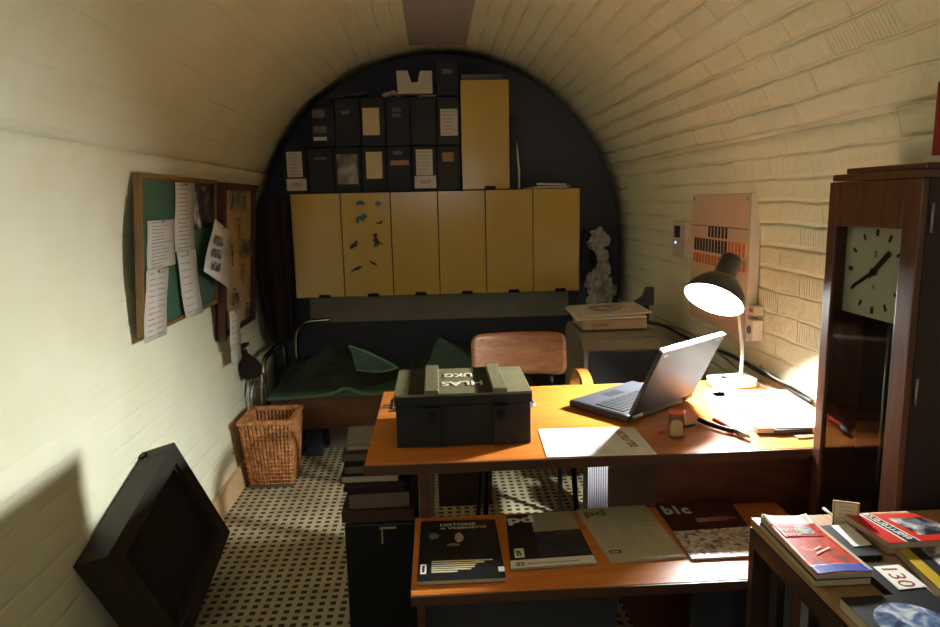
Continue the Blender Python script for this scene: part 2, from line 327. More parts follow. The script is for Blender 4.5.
# ------------------------------------------------------------------ setting
Y0, Y1 = -1.6, 4.4
CX, CZ, RV = .046, 1.178, 1.156
prof = [(-1.04, 0), (-1.06, .2), (-1.08, .45), (-1.095, .8), (-1.108, 1.02)]
nl = len(prof)
na = 96
prof += [(CX-RV*math.cos(PI*i/na), CZ+RV*math.sin(PI*i/na)) for i in range(na+1)]
prof += [(1.205, .8), (1.21, .45), (1.212, 0)]
acc = [0]
for a, b in zip(prof, prof[1:]): acc.append(acc[-1]+math.hypot(b[0]-a[0], b[1]-a[1]))
def shell(name, i0, i1):
    b = MB(); b.uv = []; ny = 24; n = i1-i0+1
    vs = []; T = .12
    for j in range(ny+1):
        y = Y0+(Y1-Y0)*j/ny
        for i in range(i0, i1+1): vs.append((prof[i][0], y, prof[i][1])); b.uv.append((y, acc[i]))
    f = [(j*n+i, j*n+i+1, (j+1)*n+i+1, (j+1)*n+i) for j in range(ny) for i in range(n-1)]
    b.add(vs, f, 0, True)
    o = b.build(name, M['paint']); sol = o.modifiers.new('thick', 'SOLIDIFY'); sol.thickness = .12; sol.offset = 1
    return struct(o)
iL = nl+12; iR = nl+na-12
for nm, a, b in (('wall_left', 0, iL), ('ceiling', iL, iR), ('wall_right', iR, len(prof)-1)): shell(nm, a, b)
struct(MB().box(-1.25, 1.35, Y0-.1, Y1+.1, -.1, 0).build('floor', M['carpet']))
struct(MB().box(-1.3, 1.35, Y1, Y1+.1, 0, 2.5).build('wall_back', M['endpaint']))
struct(MB().box(-1.3, 1.35, Y0-.1, Y0, 0, 2.5).build('wall_front', M['endpaint']))
b = MB(); b.hexa([(-1.06, Y0+.01, 0), (-1.018, Y0+.01, 0), (-1.018, Y1-.01, 0), (-1.06, Y1-.01, 0)], [(-1.06, Y0+.01, .11), (-1.03, Y0+.01, .11), (-1.03, Y1-.01, .11), (-1.06, Y1-.01, .11)])
struct(b.build('baseboard_left', M['base']))
b = MB().box(-.83, .87, Y1-.02, Y1-.002, .665, .93)
tag(b.build('wall_board', M['greypanel']), 'pale grey scuffed board on end wall showing below the yellow cabinets', 'board')

# plate at the crown
pl = thing('ceiling_plate', 'grey violet rectangular plate fixed at the crown of the vault', 'ceiling plate', (.05, 3.2, 2.33))
c = [A(411, 45, z=2.325), A(468, 46, z=2.325)]; yb = c[0].y
b = MB().box(-.12, .225, 2.1, yb, 2.322, 2.334); b.build('plate', M['hatch'], pl, bevel=.002)
b = MB().box(-.128, -.12, 2.1, yb, 2.324, 2.336).box(.225, .233, 2.1, yb, 2.324, 2.33); b.build('gap_trim', M['black'], pl)
b = MB()
for sx in (-.105, .21):
    for yy in (2.6, 3.2, 3.9): b.ball((sx, yy, 2.3215), .006, .006, .003)
b.build('screws', M['steel'], pl)

# ------------------------------------------------------------------ yellow cabinets
YF = 4.05
ZB, ZT = .873, 1.493
xs = [-.845, -.553, -.260, .020, .304, .589, .875]
cl = ['leftmost yellow wall cabinet, its door plain, nearest the key board', 'yellow wall cabinet second from left with dinosaur magnets on its door',
      'yellow wall cabinet just right of the dinosaur door', 'yellow wall cabinet fourth from the left in the row, under the notched paper',
      'yellow wall cabinet under the upright yellow cabinet with faint lamp glints', 'rightmost yellow wall cabinet of the row with bright lamp glint']
cl[4] = 'fifth yellow wall cabinet from left, below the upright yellow one'
def cabinet(x0, x1, z0, z1, label, g):
    t = thing('wall_cabinet', label, 'cabinet', ((x0+x1)/2, 4.22, z0), 0, g)
    MB().box(x0+.001, x1-.001, YF+.02, Y1-.03, z0+.001, z1).build('body', M['carcass'], t)
    d = MB().box(x0+.0025, x1-.0025, YF, YF+.018, z0+.002, z1-.002).build('door', M['yellow'], t, bevel=.002)
    hx = x0+(x1-x0)*.58
    h = MB(); h.prism([(hx-.035, z0-.004), (hx+.035, z0-.004), (hx+.03, z0+.018), (hx-.03, z0+.018)], -.012, .0)
    h2 = MB(frame((0, YF, 0), (1, 0, 0), (0, 0, 1), (0, -1, 0))); h2.prism([(hx-.036, z0+.0), (hx+.036, z0+.0), (hx+.030, z0+.02), (hx-.030, z0+.02)], .0, .008)
    h2.build('handle', M['black'], d)
    return t
for i in range(6): cabinet(xs[i], xs[i+1], ZB, ZT, cl[i], 'row of yellow wall cabinets')
cabinet(.168, .455, ZT+.003, 2.122, 'upright yellow cabinet standing alone on top of the row beside black boxes', None)
# slim box on top of it
b = MB().box(.175, .42, 4.09, 4.30, 2.125, 2.160).build('flat_box', M['greylabel'], bevel=.003)
tag(b, 'flat grey box lying on top of the upright yellow cabinet', 'box')

# dinosaur magnets
def at_y(px, py, y): p = A(px, py, y=y); return p.x, p.z
def magnet(px, py, pts, s, mt, label, mir=1, rot=0):
    x, z = at_y(px, py, YF); b = MB(frame((x, YF-.0005, z), (1, 0, 0), (0, 0, 1), (0, -1, 0)) @ Matrix.Rotation(rot, 4, 'Z'))
    b.prism([(p[0]*s*mir, p[1]*s) for p in (pts if mir > 0 else pts[::-1])], 0, .004); o = b.build('dinosaur_magnet', M[mt], bevel=.0008)
    tag(o, label, 'magnet', 'dinosaur magnets on yellow door')
steg = [(-1.2,-.05),(-.5,.0),(-.35,.3),(-.2,.22),(-.1,.45),(.02,.28),(.15,.5),(.25,.25),(.4,.35),(.5,.1),(.8,.0),(.85,-.15),(.5,-.15),(.4,-.35),(.25,-.35),(.2,-.2),(-.2,-.2),(-.25,-.38),(-.42,-.38),(-.45,-.12)]
tric = [(-1.1,-.55),(-.5,-.2),(-.4,.15),(-.1,.4),(.3,.4),(.45,.7),(.6,.45),(.75,.8),(.85,.4),(1.05,.5),(.9,.15),(.75,-.05),(.5,.0),(.6,-.4),(.4,-.4),(.25,-.1),(-.05,-.1),(-.1,-.55),(-.3,-.55),(-.35,-.2)]
rex = [(-.25,1.0),(.15,1.05),(.28,.8),(.12,.6),(.2,.35),(.4,.0),(.75,-.3),(1.2,-.6),(.6,-.45),(.3,-.35),(.35,-.75),(.1,-.8),(.05,-.45),(-.1,-.5),(-.1,-.85),(-.35,-.8),(-.15,-.3),(-.1,.1),(-.35,.2),(-.38,.05),(-.15,-.02),(-.12,.45),(-.3,.6),(-.35,.8)]
fish = [(-1,-.12),(-.5,.0),(-.1,.2),(.5,.25),(.95,.12),(1.0,-.02),(.5,-.12),(.4,-.25),(.2,-.12),(-.2,-.1),(-.5,-.14)]
rap = [(-.9,.1),(-.4,.12),(.0,.0),(.3,.1),(.45,.4),(.9,.45),(.7,.15),(.6,-.2),(.3,-.35),(-.3,-.3),(-.5,-.05)]
ovl = [(math.cos(a*.52)*.75*(1+.12*math.cos(a*3)), math.sin(a*.52)*.55) for a in range(12)]
tank = [(-1,-.2),(-.7,.2),(-.2,.42),(.4,.4),(.7,.55),(1.0,.45),(.8,.15),(.5,-.2),(.3,-.4),(.05,-.25),(-.4,-.42),(-.6,-.25)]
magnet(360, 203, steg, .042, 'dinog', 'green humped dinosaur magnet at top left of the sticker door')
magnet(378, 203.5, ovl, .026, 'dinol', 'small round pale violet magnet at top right of the sticker door')
magnet(359.5, 219, tric, .048, 'dinos', 'blue green horned dinosaur magnet, second down on the left')
magnet(379, 222.5, rap, .028, 'dinob', 'small dark running magnet right of the horned dinosaur')
magnet(354, 245.5, tank, .034, 'dinob', 'dark red tilted magnet left of the upright dinosaur', rot=.5)
magnet(376, 241, rex, .043, 'dinob', 'dark upright two legged dinosaur magnet with long tail')
magnet(374.5, 264, fish, .034, 'dinob', 'dark bar shaped magnet sloping down to the right', -1, rot=-.5)
magnet(355.5, 269.5, fish, .046, 'dinob', 'long thin dark magnet at the bottom left, rising right', rot=.35)

# ------------------------------------------------------------------ archive boxes on the cabinets
EF = lambda y: frame((0, y, 0), (1, 0, 0), (0, 0, 1), (0, -1, 0))
YB = 4.07
def abox(x0, x1, z0, z1, label, labs, depth=.26):
    t = thing('archive_box', label, 'archive box', ((x0+x1)/2, YB+depth/2, z0), 0, 'black archive boxes on the cabinets')
    MB().box(x0+.002, x1-.002, YB, YB+depth, z0, z1-.002).build('body', M['archive'], t, bevel=.003)
    r = MB(EF(YB)); r.lathe([(0.012, 0), (.012, .003)], 14) if False else None
    for k, (a, c, m, txt) in enumerate(labs):
        (lx0, lz1), (lx1, lz0) = at_y(a[0], a[1], YB), at_y(c[0], c[1], YB)
        l = MB(EF(YB)).box(lx0, lx1, lz0, lz1, 0, .0015).build('paper_label', M[m], t)
        if txt:
            if txt == 'lines':
                q = MB(EF(YB-.0015)); n = 7
                for j in range(n):
                    zz = lz1-(lz1-lz0)*(j+.8)/(n+.6); q.box(lx0+.012, lx1-.012-random.random()*.03, zz-.002, zz+.002, 0, .0004)
                q.build('writing', M['ink'], l)
            else:
                MB(EF(YB-.0015)).text(txt, lx0+(lx1-lx0)*.28, lz0+(lz1-lz0)*.35, (lx1-lx0)*.46, (lz1-lz0)*.3, .0005).build('writing', M['darkink'], l)
    return t
Z1r, Z2r = 1.760, 2.035
pxs1 = [281.5, 307.5, 334, 361, 387, 412, 437, 461]
pxs2 = [311, 335, 361, 386, 411, 437, 461]
X1 = [at_y(p, 170, YB)[0] for p in pxs1]; X1[-1] = .163
X2 = [at_y(p, 130, YB)[0] for p in pxs2]; X2[-1] = .163
lw = [[((286, 152), (303, 177), 'paper', 'lines'), ((286.5, 179), (307, 190.5), 'paper', '001')],
      [((314, 157.5), (327, 159.5), 'greylabel', None)],
      [((336.5, 154.5), (358.5, 184), 'photo', None)],
      [((365.5, 152), (383, 178.5), 'cream', None)],
      [((393, 151), (402.5, 154.5), 'greylabel', None), ((390.5, 160.5), (409, 165), 'pink', None)],
      [((415.5, 149.5), (433, 175), 'paper', 'lines'), ((414.5, 176), (436.5, 188), 'paper', '007')],
      [((442, 152.5), (454, 161.5), 'tan', None)]]
ll = ['black archive box at left end of lower row, lined label above small card', 'black archive box with one thin grey strip, second in lower row',
      'black archive box with a faded photo label in the lower row', 'black archive box with a plain cream label in the lower row',
      'black archive box with a pinkish strip label in the lower row', 'black archive box with long label and small card, right of pinkish strip',
      'black archive box with a small tan label, right end of lower row']
for i in range(7): abox(X1[i], X1[i+1], ZT+.003, (1.70 if i == 0 else Z1r-.003), ll[i], lw[i])
uw = [[((312, 110), (325, 117.5), 'greylabel', None), ((313, 126), (327, 133), 'greylabel', None), ((313.5, 137), (327, 140.5), 'paper', None)],
      [((341, 110.5), (349.5, 114), 'greylabel', None)], [((362, 108), (380, 135), 'cream', None)],
      [((392, 107.5), (401, 111.5), 'greylabel', None), ((392, 113.5), (401, 117.5), 'greylabel', None)], [],
      [((440, 109), (458, 135.5), 'paper', 'lines')]]
ul = ['black archive box with three stacked grey strips, left end of upper row', 'black archive box with one tiny grey strip in the upper row', 'black archive box with plain cream label in the upper row',
      'black archive box with two small grey strips in the upper row', 'unlabelled black archive box below the notched white paper', 'black archive box with white written label next to the upright yellow cabinet']
for i in range(6): abox(X2[i], X2[i+1], Z1r, (1.985 if i == 0 else Z2r), ul[i], uw[i], .24)
abox(at_y(436, 80, YB)[0], .163, Z2r+.003, 2.235, 'black archive box highest under the vault crown, with a small grey strip', [((442, 69), (452, 74), 'greylabel', None)], .2)
# notched paper holder
p0 = at_y(398, 98, YB); p1 = at_y(432, 75, YB)
w = p1[0]-p0[0]; h = p1[1]-p0[1]
t = thing('magazine_holder', 'white cardboard holder with deep notch standing on the black boxes', 'magazine holder', (p0[0]+w/2, YB, Z2r+.012))
b = MB(EF(YB)); z0 = Z2r+.017
b.prism([(p0[0], z0), (p0[0]+w, z0), (p0[0]+w*1.0, z0+h), (p0[0]+w*.66, z0+h), (p0[0]+w*.58, z0+h*.5), (p0[0]+w*.40, z0+h*.5), (p0[0]+w*.30, z0+h*1.02), (p0[0]-w*.02, z0+h*1.02)], -.002, .002)
b.build('front_panel', M['paper'], t)
MB().box(p0[0]+.001, p0[0]+.003, YB+.002, YB+.1, z0, z0+h*.9).box(p0[0]+w-.003, p0[0]+w-.001, YB+.002, YB+.1, z0, z0+h*.9).box(p0[0]+.003, p0[0]+w-.003, YB+.002, YB+.1, z0, z0+.003).build('side_panels', M['greylabel'], t)
b = MB(flat(-.075, 4.10, Z2r, .04)).box(0, .15, 0, .12, .001, .014).build('brown_folder', M['box']); tag(b, 'flat brown folder lying under the notched white holder', 'folder')
# loose sheets left of it
b = MB(frame((-.585, 4.10, Z2r+.001), (1, .02, .13), (0, 1, 0))).box(0, .21, 0, .16, 0, .006).build('loose_sheets', M['greylabel']); tag(b, 'thin grey sheaf of sheets sloping on the upper black boxes', 'papers')
b = MB()
for k in range(5):
    b.ball((-.27+.025*k, 4.12+.01*(k % 2), Z2r+.018+.006*(k % 3)), .02, .02, .016, 8, 6)
o = b.build('crumpled_wad', M['wrap']); tag(o, 'small crumpled grey wad left of the notched white holder', 'wad')
# binder and white roll right of the upright cabinet
b = MB().box(.463, .50, 4.10, 4.34, ZT+.003, 1.93).build('dark_binder', M['archive'], bevel=.003); tag(b, 'dark binder standing right of the upright yellow cabinet', 'binder')
b = MB(); b.tube(smoothpath([(.515, 4.11, ZT+.005), (.515, 4.11, 1.60), (.508, 4.12, 1.70), (.502, 4.14, 1.77)]), .007, 8)
for q in b.v: pass
o = b.build('curled_strip', M['paper']); tag(o, 'narrow white curled strip standing beside the dark binder', 'strip')
b = MB(flat(.57, 4.08, ZT+.003, .06)).box(0, .24, 0, .17, 0, .008).at(flat(.62, 4.1, ZT+.011, -.05)).box(0, .2, 0, .15, 0, .006)
o = b.build('paper_sheaf', M['paper']); tag(o, 'loose papers lying on the right end of the yellow cabinets', 'papers')
b = MB(); b.tube([(.62, 4.09, ZT+.03), (.80, 4.11, ZT+.024)], .006, 8); o = b.build('paper_roll', M['white']); tag(o, 'thin white paper roll on the papers above the rightmost yellow cabinet', 'paper roll')

# dark curtain in left corner
b = MB(); n = 26; zz = [.62, .9, 1.15, 1.4, 1.485]
xl = {.62: (-1.04, -.88), .9: (-1.07, -.87), 1.15: (-1.10, -.86), 1.4: (-1.07, -.855), 1.485: (-1.03, -.86)}
vs = []
for z in zz:
    a, c_ = xl[z]
    for i in range(n+1):
        f = i/n; vs.append((a+(c_-a)*f, 4.09+.03*math.sin(f*17+z*2)-.06*math.sin(f*PI), z))
b.add(vs, [(j*(n+1)+i, j*(n+1)+i+1, (j+1)*(n+1)+i+1, (j+1)*(n+1)+i) for j in range(len(zz)-1) for i in range(n)], 0, True)
o = b.build('hanging_curtain', M['curtain'], sub=1); s_ = o.modifiers.new('s', 'SOLIDIFY'); s_.thickness = .008
tag(o, 'dark maroon cloth hanging in the corner left of the yellow cabinets', 'curtain')

# wrapped things hanging right of cabinets
def crumple(name, label, cat, blobs, mt, amp=.012, sc=22):
    b = MB()
    for c_, rx, ry, rz in blobs:
        k = MB(); k.ball(c_, rx, ry, rz, 18, 13)
        vs = [v+(v-V(c_)).normalized()*(noise.noise(v*sc)*amp*1.6+abs(noise.noise(v*sc*2.3))*amp) for v in k.v]
        b.add(vs, k.f, 0, False)
    return tag(b.build(name, M[mt]), label, cat)
def cy(px, py, y=4.12): p = A(px, py, y=y); return (p.x, y, p.z)
crumple('crumpled_wrapping', 'pale crumpled wrapping standing in the corner right of the yellow cabinets', 'wrapping',
        [(cy(599, 240), .052, .04, .068), (cy(602, 257), .026, .025, .05), (cy(603, 271), .04, .035, .075), (cy(595, 280), .05, .04, .07), (cy(609, 290), .03, .03, .065), (cy(597, 296), .055, .04, .06), ((cy(600, 300)[0], 4.12, .41), .05, .04, .41)], 'wrap', .022, 34)
crumple('rolled_bundle', 'tall blue grey rolled bundle standing behind the pale crumpled wrapping', 'bundle', [((cy(585, 262, 4.25)[0], 4.25, .625), .045, .045, .62)], 'bluegrey', .006)

# ------------------------------------------------------------------ left wall boards
o_b = V((-1.072, 0, .95)); wdir = V((.046, 0, .6)).normalized(); nb = V((0, 1, 0)).cross(wdir)
BF = frame(o_b, (0, 1, 0), wdir, nb); BFi = BF.inverted()
def bp(px, py, off=0.0): p = AP(px, py, o_b+nb*off, nb); q = BFi @ p; return q.x, q.y
def bquad(mb, pts, off, th, m=0):
    q = [bp(x, y, off) for x, y in pts]
    area = sum(q[i][0]*q[(i+1) % len(q)][1]-q[(i+1) % len(q)][0]*q[i][1] for i in range(len(q)))
    if area < 0: q = q[::-1]
    mb.F = BF; mb.prism(q, off, off+th, m)
u0, v0 = bp(141, 336); u1, v1 = bp(214.5, 181); v0 = (v0+bp(217, 302)[1])/2
t = thing('notice_board', 'green felt notice board in a pine frame on the left wall', 'notice board', (o_b.x, (u0+u1)/2, .95+v0))
MB(BF).box(u0, u1, v0, v1, -.012, .004).build('felt_panel', M['felt'], t)
fw = .014
fr = MB(BF).box(u0-.004, u0+fw, v0-.004, v1+.004, -.014, .012).box(u1-fw, u1+.002, v0-.004, v1+.004, -.014, .012).box(u0+fw, u1-fw, v1-fw, v1+.004, -.014, .012).box(u0+fw, u1-fw, v0-.004, v0+fw, -.014, .012)
fr.build('frame', M['pine'], t, bevel=.002)
def sheet(pts, off, label, lines=None, mt='paper', name='pinned_sheet', curl=0, group='sheets pinned on the notice boards'):
    t = thing(name, label, 'sheet', BF @ V((bp(*pts[0], off)[0], bp(*pts[0], off)[1], off)), 0, group)
    b = MB(); q = [bp(x, y, off) for x, y in pts]   # order TL TR BR BL
    b.F = BF; n = 8; vs = []
    for s_ in (0, .0012):
        for i in range(n+1):
            f = i/n
            for j in (0, 1):
                a, d = (q[0], q[3]) if j == 0 else (q[1], q[2])
                vs.append((a[0]+(d[0]-a[0])*f, a[1]+(d[1]-a[1])*f, off+s_+curl*f*f+.003*math.sin(f*7+j)*.6))
    m_ = 2*(n+1)
    fs = [(2*i, 2*i+2, 2*i+3, 2*i+1) for i in range(n)]+[(m_+2*i, m_+2*i+1, m_+2*i+3, m_+2*i+2) for i in range(n)]
    fs += [(2*i, m_+2*i, m_+2*i+2, 2*i+2) for i in range(n)]+[(2*i+1, 2*i+3, m_+2*i+3, m_+2*i+1) for i in range(n)]+[(0, 1, m_+1, m_), (2*n, m_+2*n, m_+2*n+1, 2*n+1)]
    b.add(vs, fs, 0, True); b.build('paper', M[mt], t)
    if lines:
        cols, rows, mm = lines; k = MB(BF)
        for c_ in range(cols):
            for r_ in range(rows):
                fy = (r_+.7)/(rows+.5); fx0 = .12+c_*.8/cols; fx1 = fx0+.8/cols*random.uniform(.45, .9)
                def pt(fx, fy):
                    a = V(q[0]).lerp(V(q[3]), fy); d = V(q[1]).lerp(V(q[2]), fy); return a.lerp(d, fx)
                a, d = pt(fx0, fy), pt(fx1, fy); z = off+.0035+curl*fy*fy
                k.add([(a.x, a.y-.0016, z), (d.x, d.y-.0016, z), (d.x, d.y+.0016, z), (a.x, a.y+.0016, z), (a.x, a.y-.0016, z+.0004), (d.x, d.y-.0016, z+.0004), (d.x, d.y+.0016, z+.0004), (a.x, a.y+.0016, z+.0004)],
                      [(0, 3, 2, 1), (4, 5, 6, 7), (0, 1, 5, 4), (1, 2, 6, 5), (2, 3, 7, 6), (3, 0, 4, 7)])
        k.build('writing', M[mm], t)
    b2 = MB(BF); a = V(q[0]).lerp(V(q[1]), .5).lerp(V(q[3]).lerp(V(q[2]), .5), .03); b2.ball((a.x, a.y, off+.006), .006, .006, .004, 8, 6); b2.build('pin', M['steel'], t)
    return t
sheet([(147, 221), (175, 219), (175, 264), (147, 272)], .006, 'wide white text sheet at left middle of the green board', (1, 14, 'ink'))
sheet([(175, 182), (194, 183), (194, 249), (175, 252)], .010, 'tall narrow white sheet pinned at top centre of the green board', (1, 16, 'ink'))
sheet([(146, 271), (168, 267), (166, 334), (144, 344)], .014, 'white address list hanging over the bottom edge of the green board', (2, 12, 'ink'))
sheet([(176.5, 252), (195, 249), (201, 312), (184, 319)], .018, 'white curled sheet with a small drawn diagram at lower centre', (1, 9, 'ink'), curl=.008)
sheet([(194, 187), (213, 186), (213, 226), (195, 229)], .0065, 'dark leaflet with white shapes at the top right of green board', None, 'leaflet', 'leaflet')
sheet([(215, 219), (230, 232), (226, 288), (201, 271)], .05, 'tilted white sheet with three dark photos between the two boards', None, 'white', curl=.01)
b = MB(BF)
for (x, y) in ((219, 240), (217, 253), (216, 266)):
    q = [bp(x-4.2, y-5, .062), bp(x+4.8, y-2.5, .062), bp(x+3.8, y+6.5, .062), bp(x-5.2, y+3.5, .062)]; b.prism(q[::-1], .0625, .063)
pt_ = [o for o in bpy.data.objects if o.get('label', '').startswith('tilted white sheet')][0]
b.build('printed_photos', M['bw'], pt_)

# key cabinet
o_k = o_b
ku0, kv1 = bp(219.5, 183, .02); ku1, _ = bp(256, 188, .03); kv0 = bp(229, 338, .05)[1]*.5+bp(255, 318, .05)[1]*.5
kv0 = .95-.95-.165
t = thing('key_cabinet', 'open shallow key cabinet with dark red frame beside green board', 'key cabinet', (o_b.x, (ku0+ku1)/2, .95+kv0))
MB(BF).box(ku0, ku1, kv0, kv1, .0, .008).build('back_panel', M['keyback'], t)
MB(BF).box(ku0, ku0+.03, kv0-.004, kv1+.004, -.004, .045).box(ku1-.03, ku1+.004, kv0, kv1, .0, .03).box(ku0+.03, ku1-.03, kv1-.03, kv1+.004, 0, .05).build('frame', M['maroon'], t, bevel=.002)
MB(BF).box(ku0+.03, ku1-.03, kv0, kv0+.02, 0, .03).build('bottom_rail', M['maroon'], t)
def key(px, py, lab, mt='steel', n=2):
    u, v = bp(px, py, .02)
    t = thing('key_bunch', lab, 'keys', BF @ V((u, v, .012)), 0, 'keys hanging in the key cabinet')
    MB(BF).tube([(u, v, .009), (u, v, .03)], .003, 6).build('hook', M['brass'], t)
    r = MB(BF); r.tube([(u+.015*math.cos(a), v-.015+.015*math.sin(a), .022) for a in [i*PI/6 for i in range(13)]], .0018, 5); r.build('ring', M['steel'], t)
    for k in range(n):
        a = (k-(n-1)/2)*.55; F2 = BF @ Matrix.Translation((u, v-.024, .022+.003*k)) @ Matrix.Rotation(a, 4, 'Z') @ Matrix.Scale(1.3, 4)
        kb = MB(F2); kb.prism([(-.011, -.02), (.011, -.02), (.013, -.008), (.007, .0), (-.007, 0), (-.013, -.008)], 0, .002); kb.prism([(-.004, -.06), (.004, -.06), (.004, -.02), (-.004, -.02)], 0, .002)
        kb.build('key', M[mt if k == 0 else 'steel'], t)
key(233, 191, 'bunch of keys with green tag at top left of key cabinet', 'green', 3); key(239.5, 192, 'bunch of bright keys at the top centre of key cabinet', 'steel', 3)
key(244.5, 192, 'bunch of keys with green tag at the top right of key cabinet', 'green', 2); key(239, 219, 'single small brass key, high centre', 'brass', 1)
key(232, 246, 'red tagged key left of the shiny row', 'redplastic', 1); key(243, 240, 'shiny steel keys in the middle of key cabinet', 'steel', 4); key(249, 240, 'shiny steel keys near the right edge of the cabinet', 'steel', 3)
key(243, 265, 'red tagged key below the shiny row', 'redplastic', 1); key(235, 289, 'large shiny bunch near the bottom left of key cabinet', 'steel', 4); key(248, 303, 'bright bunch at bottom right of key cabinet', 'steel', 3)
sheet([(229, 312), (240, 309), (240, 345), (231, 352)], .07, 'small white slip hanging at the bottom of the key cabinet', (1, 6, 'ink'))
sheet([(230, 338), (241, 333), (241, 360), (232, 366)], .06, 'plain pale slip hanging lowest below the key cabinet', None)

# ------------------------------------------------------------------ leaning tray frame (fitted box)
Mt = (Matrix.Translation((-.966, 2.379, .592)) @ Matrix.Rotation(-.081, 4, 'Z') @ Matrix.Rotation(-.295, 4, 'Y') @ Matrix.Rotation(.272, 4, 'X'))
w_, h_, t_ = .56, .449, .111
t = thing('picture_frame', 'deep almost black wooden box frame tipped on one corner against left wall', 'frame', (-.95, 2.2, 0))
fwid = .055
k = MB(Mt)
k.box(-t_, 0, -w_, -w_+fwid, -h_, 0).box(-t_, 0, -fwid, 0, -h_, 0).box(-t_, 0, -w_+fwid, -fwid, -fwid, 0).box(-t_, 0, -w_+fwid, -fwid, -h_, -h_+fwid)
k.build('rim', M['framewood'], t, bevel=.002)
MB(Mt).box(-.034, -.026, -w_+fwid, -fwid, -h_+fwid, -fwid).build('bottom_board', M['trayback'], t)
b = MB(Mt).box(-.026, -.012, -w_+fwid, -w_+fwid+.012, -h_+fwid, -fwid).box(-.026, -.012, -fwid-.012, -fwid, -h_+fwid, -fwid).box(-.026, -.012, -w_+fwid+.012, -fwid-.012, -fwid-.012, -fwid).box(-.026, -.012, -w_+fwid+.012, -fwid-.012, -h_+fwid, -h_+fwid+.012); b.build('inner_ledge', M['framewood'], t)
MB(Mt).box(-t_-.004, -t_+.012, -.05, -.02, .0, .008).build('hinge_leaf', M['black'], t)

# ------------------------------------------------------------------ wicker basket
bx, by = -.880, 3.42
t = thing('waste_basket', 'orange woven waste basket with flared square sides near bed', 'basket', (bx, by, 0))
b0, b1, hb = .102, .130, .345
def ring(s, z, yk=1): return [(bx-s, by-s*yk, z), (bx+s, by-s*yk, z), (bx+s, by+s*yk, z), (bx-s, by+s*yk, z)]
wv = MB(); wv.box(bx-b0, bx+b0, by-b0, by+b0, .004, .012)
ns = 13
for side in range(4):
    for i in range(ns):
        f = (i+.5)/ns*2-1
        def P_(s, z):
            p = (f*s, -s) if side == 0 else (s, f*s) if side == 1 else (f*s, s) if side == 2 else (-s, f*s)
            return (bx+p[0], by+p[1], z)
        wv.tube([P_(b0, .01), P_(b1, hb)], .0075, 6)
wv.build('woven_canes', M['wicker'], t)
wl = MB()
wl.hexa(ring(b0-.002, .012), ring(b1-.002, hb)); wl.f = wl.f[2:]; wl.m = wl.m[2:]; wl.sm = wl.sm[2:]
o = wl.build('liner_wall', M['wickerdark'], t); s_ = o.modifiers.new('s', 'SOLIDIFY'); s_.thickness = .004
wh = MB()
for j in range(17):
    z = .02+j*.0205; s = b0+(b1-b0)*z/hb+.005
    p = ring(s, z); p.append(p[0]); wh.tube(p, .0030, 5)
wh.build('cross_weave', M['wicker'], t)
rm = MB()
for (a, c_) in ((b1+.012, b1-.018),):
    rm.box(bx-a, bx+a, by-a, by-c_, hb-.004, hb+.018).box(bx-a, bx+a, by+c_, by+a, hb-.004, hb+.018).box(bx-a, bx-c_, by-c_, by+c_, hb-.004, hb+.018).box(bx+c_, bx+a, by-c_, by+c_, hb-.004, hb+.018)
rm.build('rim', M['wicker'], t, bevel=.004)
MB().box(bx-b0-.01, bx+b0+.01, by-b0-.01, by-b0+.006, .0, .014).build('base_strip', M['steel'], t)

# ------------------------------------------------------------------ camp bed
t = thing('camp_bed', 'narrow metal bed with teal mattress in front of the end wall', 'bed', (-.3, 4.0, 0))
MB().box(-.965, .55, 3.70, 4.34, .325, .385).build('mattress', M['teal'], t, bevel=.02)
b = MB(); pts = []
for i in range(40):
    f = i/39; x = -.968+1.4*f; pts.append((x, 3.695, .365+.035*math.exp(-((x+.53)/.06)**2)-.006*math.cos(f*9)))
b.tube(pts, .011, 8); b.build('mattress_piping', M['tealtrim'], t)
b = MB(); n = 30; vs = []
for j, z in enumerate((.355, .25, .175)):
    for i in range(n+1): vs.append((-.95+1.45*i/n, 3.690+.006*math.sin(i*1.3+j), z))
b.add(vs, [(j*(n+1)+i, (j+1)*(n+1)+i, (j+1)*(n+1)+i+1, j*(n+1)+i+1) for j in range(2) for i in range(n)], 0, True)
o = b.build('side_blanket', M['blanket'], t); s_ = o.modifiers.new('s', 'SOLIDIFY'); s_.thickness = .006
MB().box(-.96, .55, 3.72, 3.75, .17, .32).box(-.96, .55, 4.30, 4.33, .17, .32).build('side_rails', M['navy'], t)
for sx, sy in ((-.77, 3.72), (.45, 3.72), (-.77, 4.27), (.45, 4.27)):
    MB().box(sx, sx+.085 if sy < 4 else sx+.05, sy, sy+.05, 0, .17).build('leg', M['navy'], t)
r = .017
hb_ = MB(); xh = -.985
path = [(xh, 3.70, .14), (xh, 3.70, .50)]+arc((xh, 3.78, .50), .08, PI, PI/2, 6, 'yz')+[(xh, 4.20, .58)]+arc((xh, 4.20, .50), .08, PI/2, 0, 6, 'yz')+[(xh, 4.28, .14)]
hb_.tube(path, r, 12); hb_.build('headboard_tube', M['chrome'], t)
MB().tube([(xh, 3.70, .3), (xh, 4.28, .3)], .012, 10).build('cross_tube', M['chrome'], t)
hb2 = MB(); hb2.tube(smoothpath([(-1.03, 3.62, .20), (-1.035, 3.62, .40), (-1.02, 3.70, .50), (-.99, 3.78, .54)]), .011, 8); hb2.build('side_hook', M['steel'], t)
b = MB(); b.tube(smoothpath([(-.90, 4.25, .40), (-.90, 4.25, .60), (-.86, 4.25, .68), (-.80, 4.25, .70), (-.68, 4.25, .705)]), .013, 10); b.build('rear_rail', M['chrome'], t)
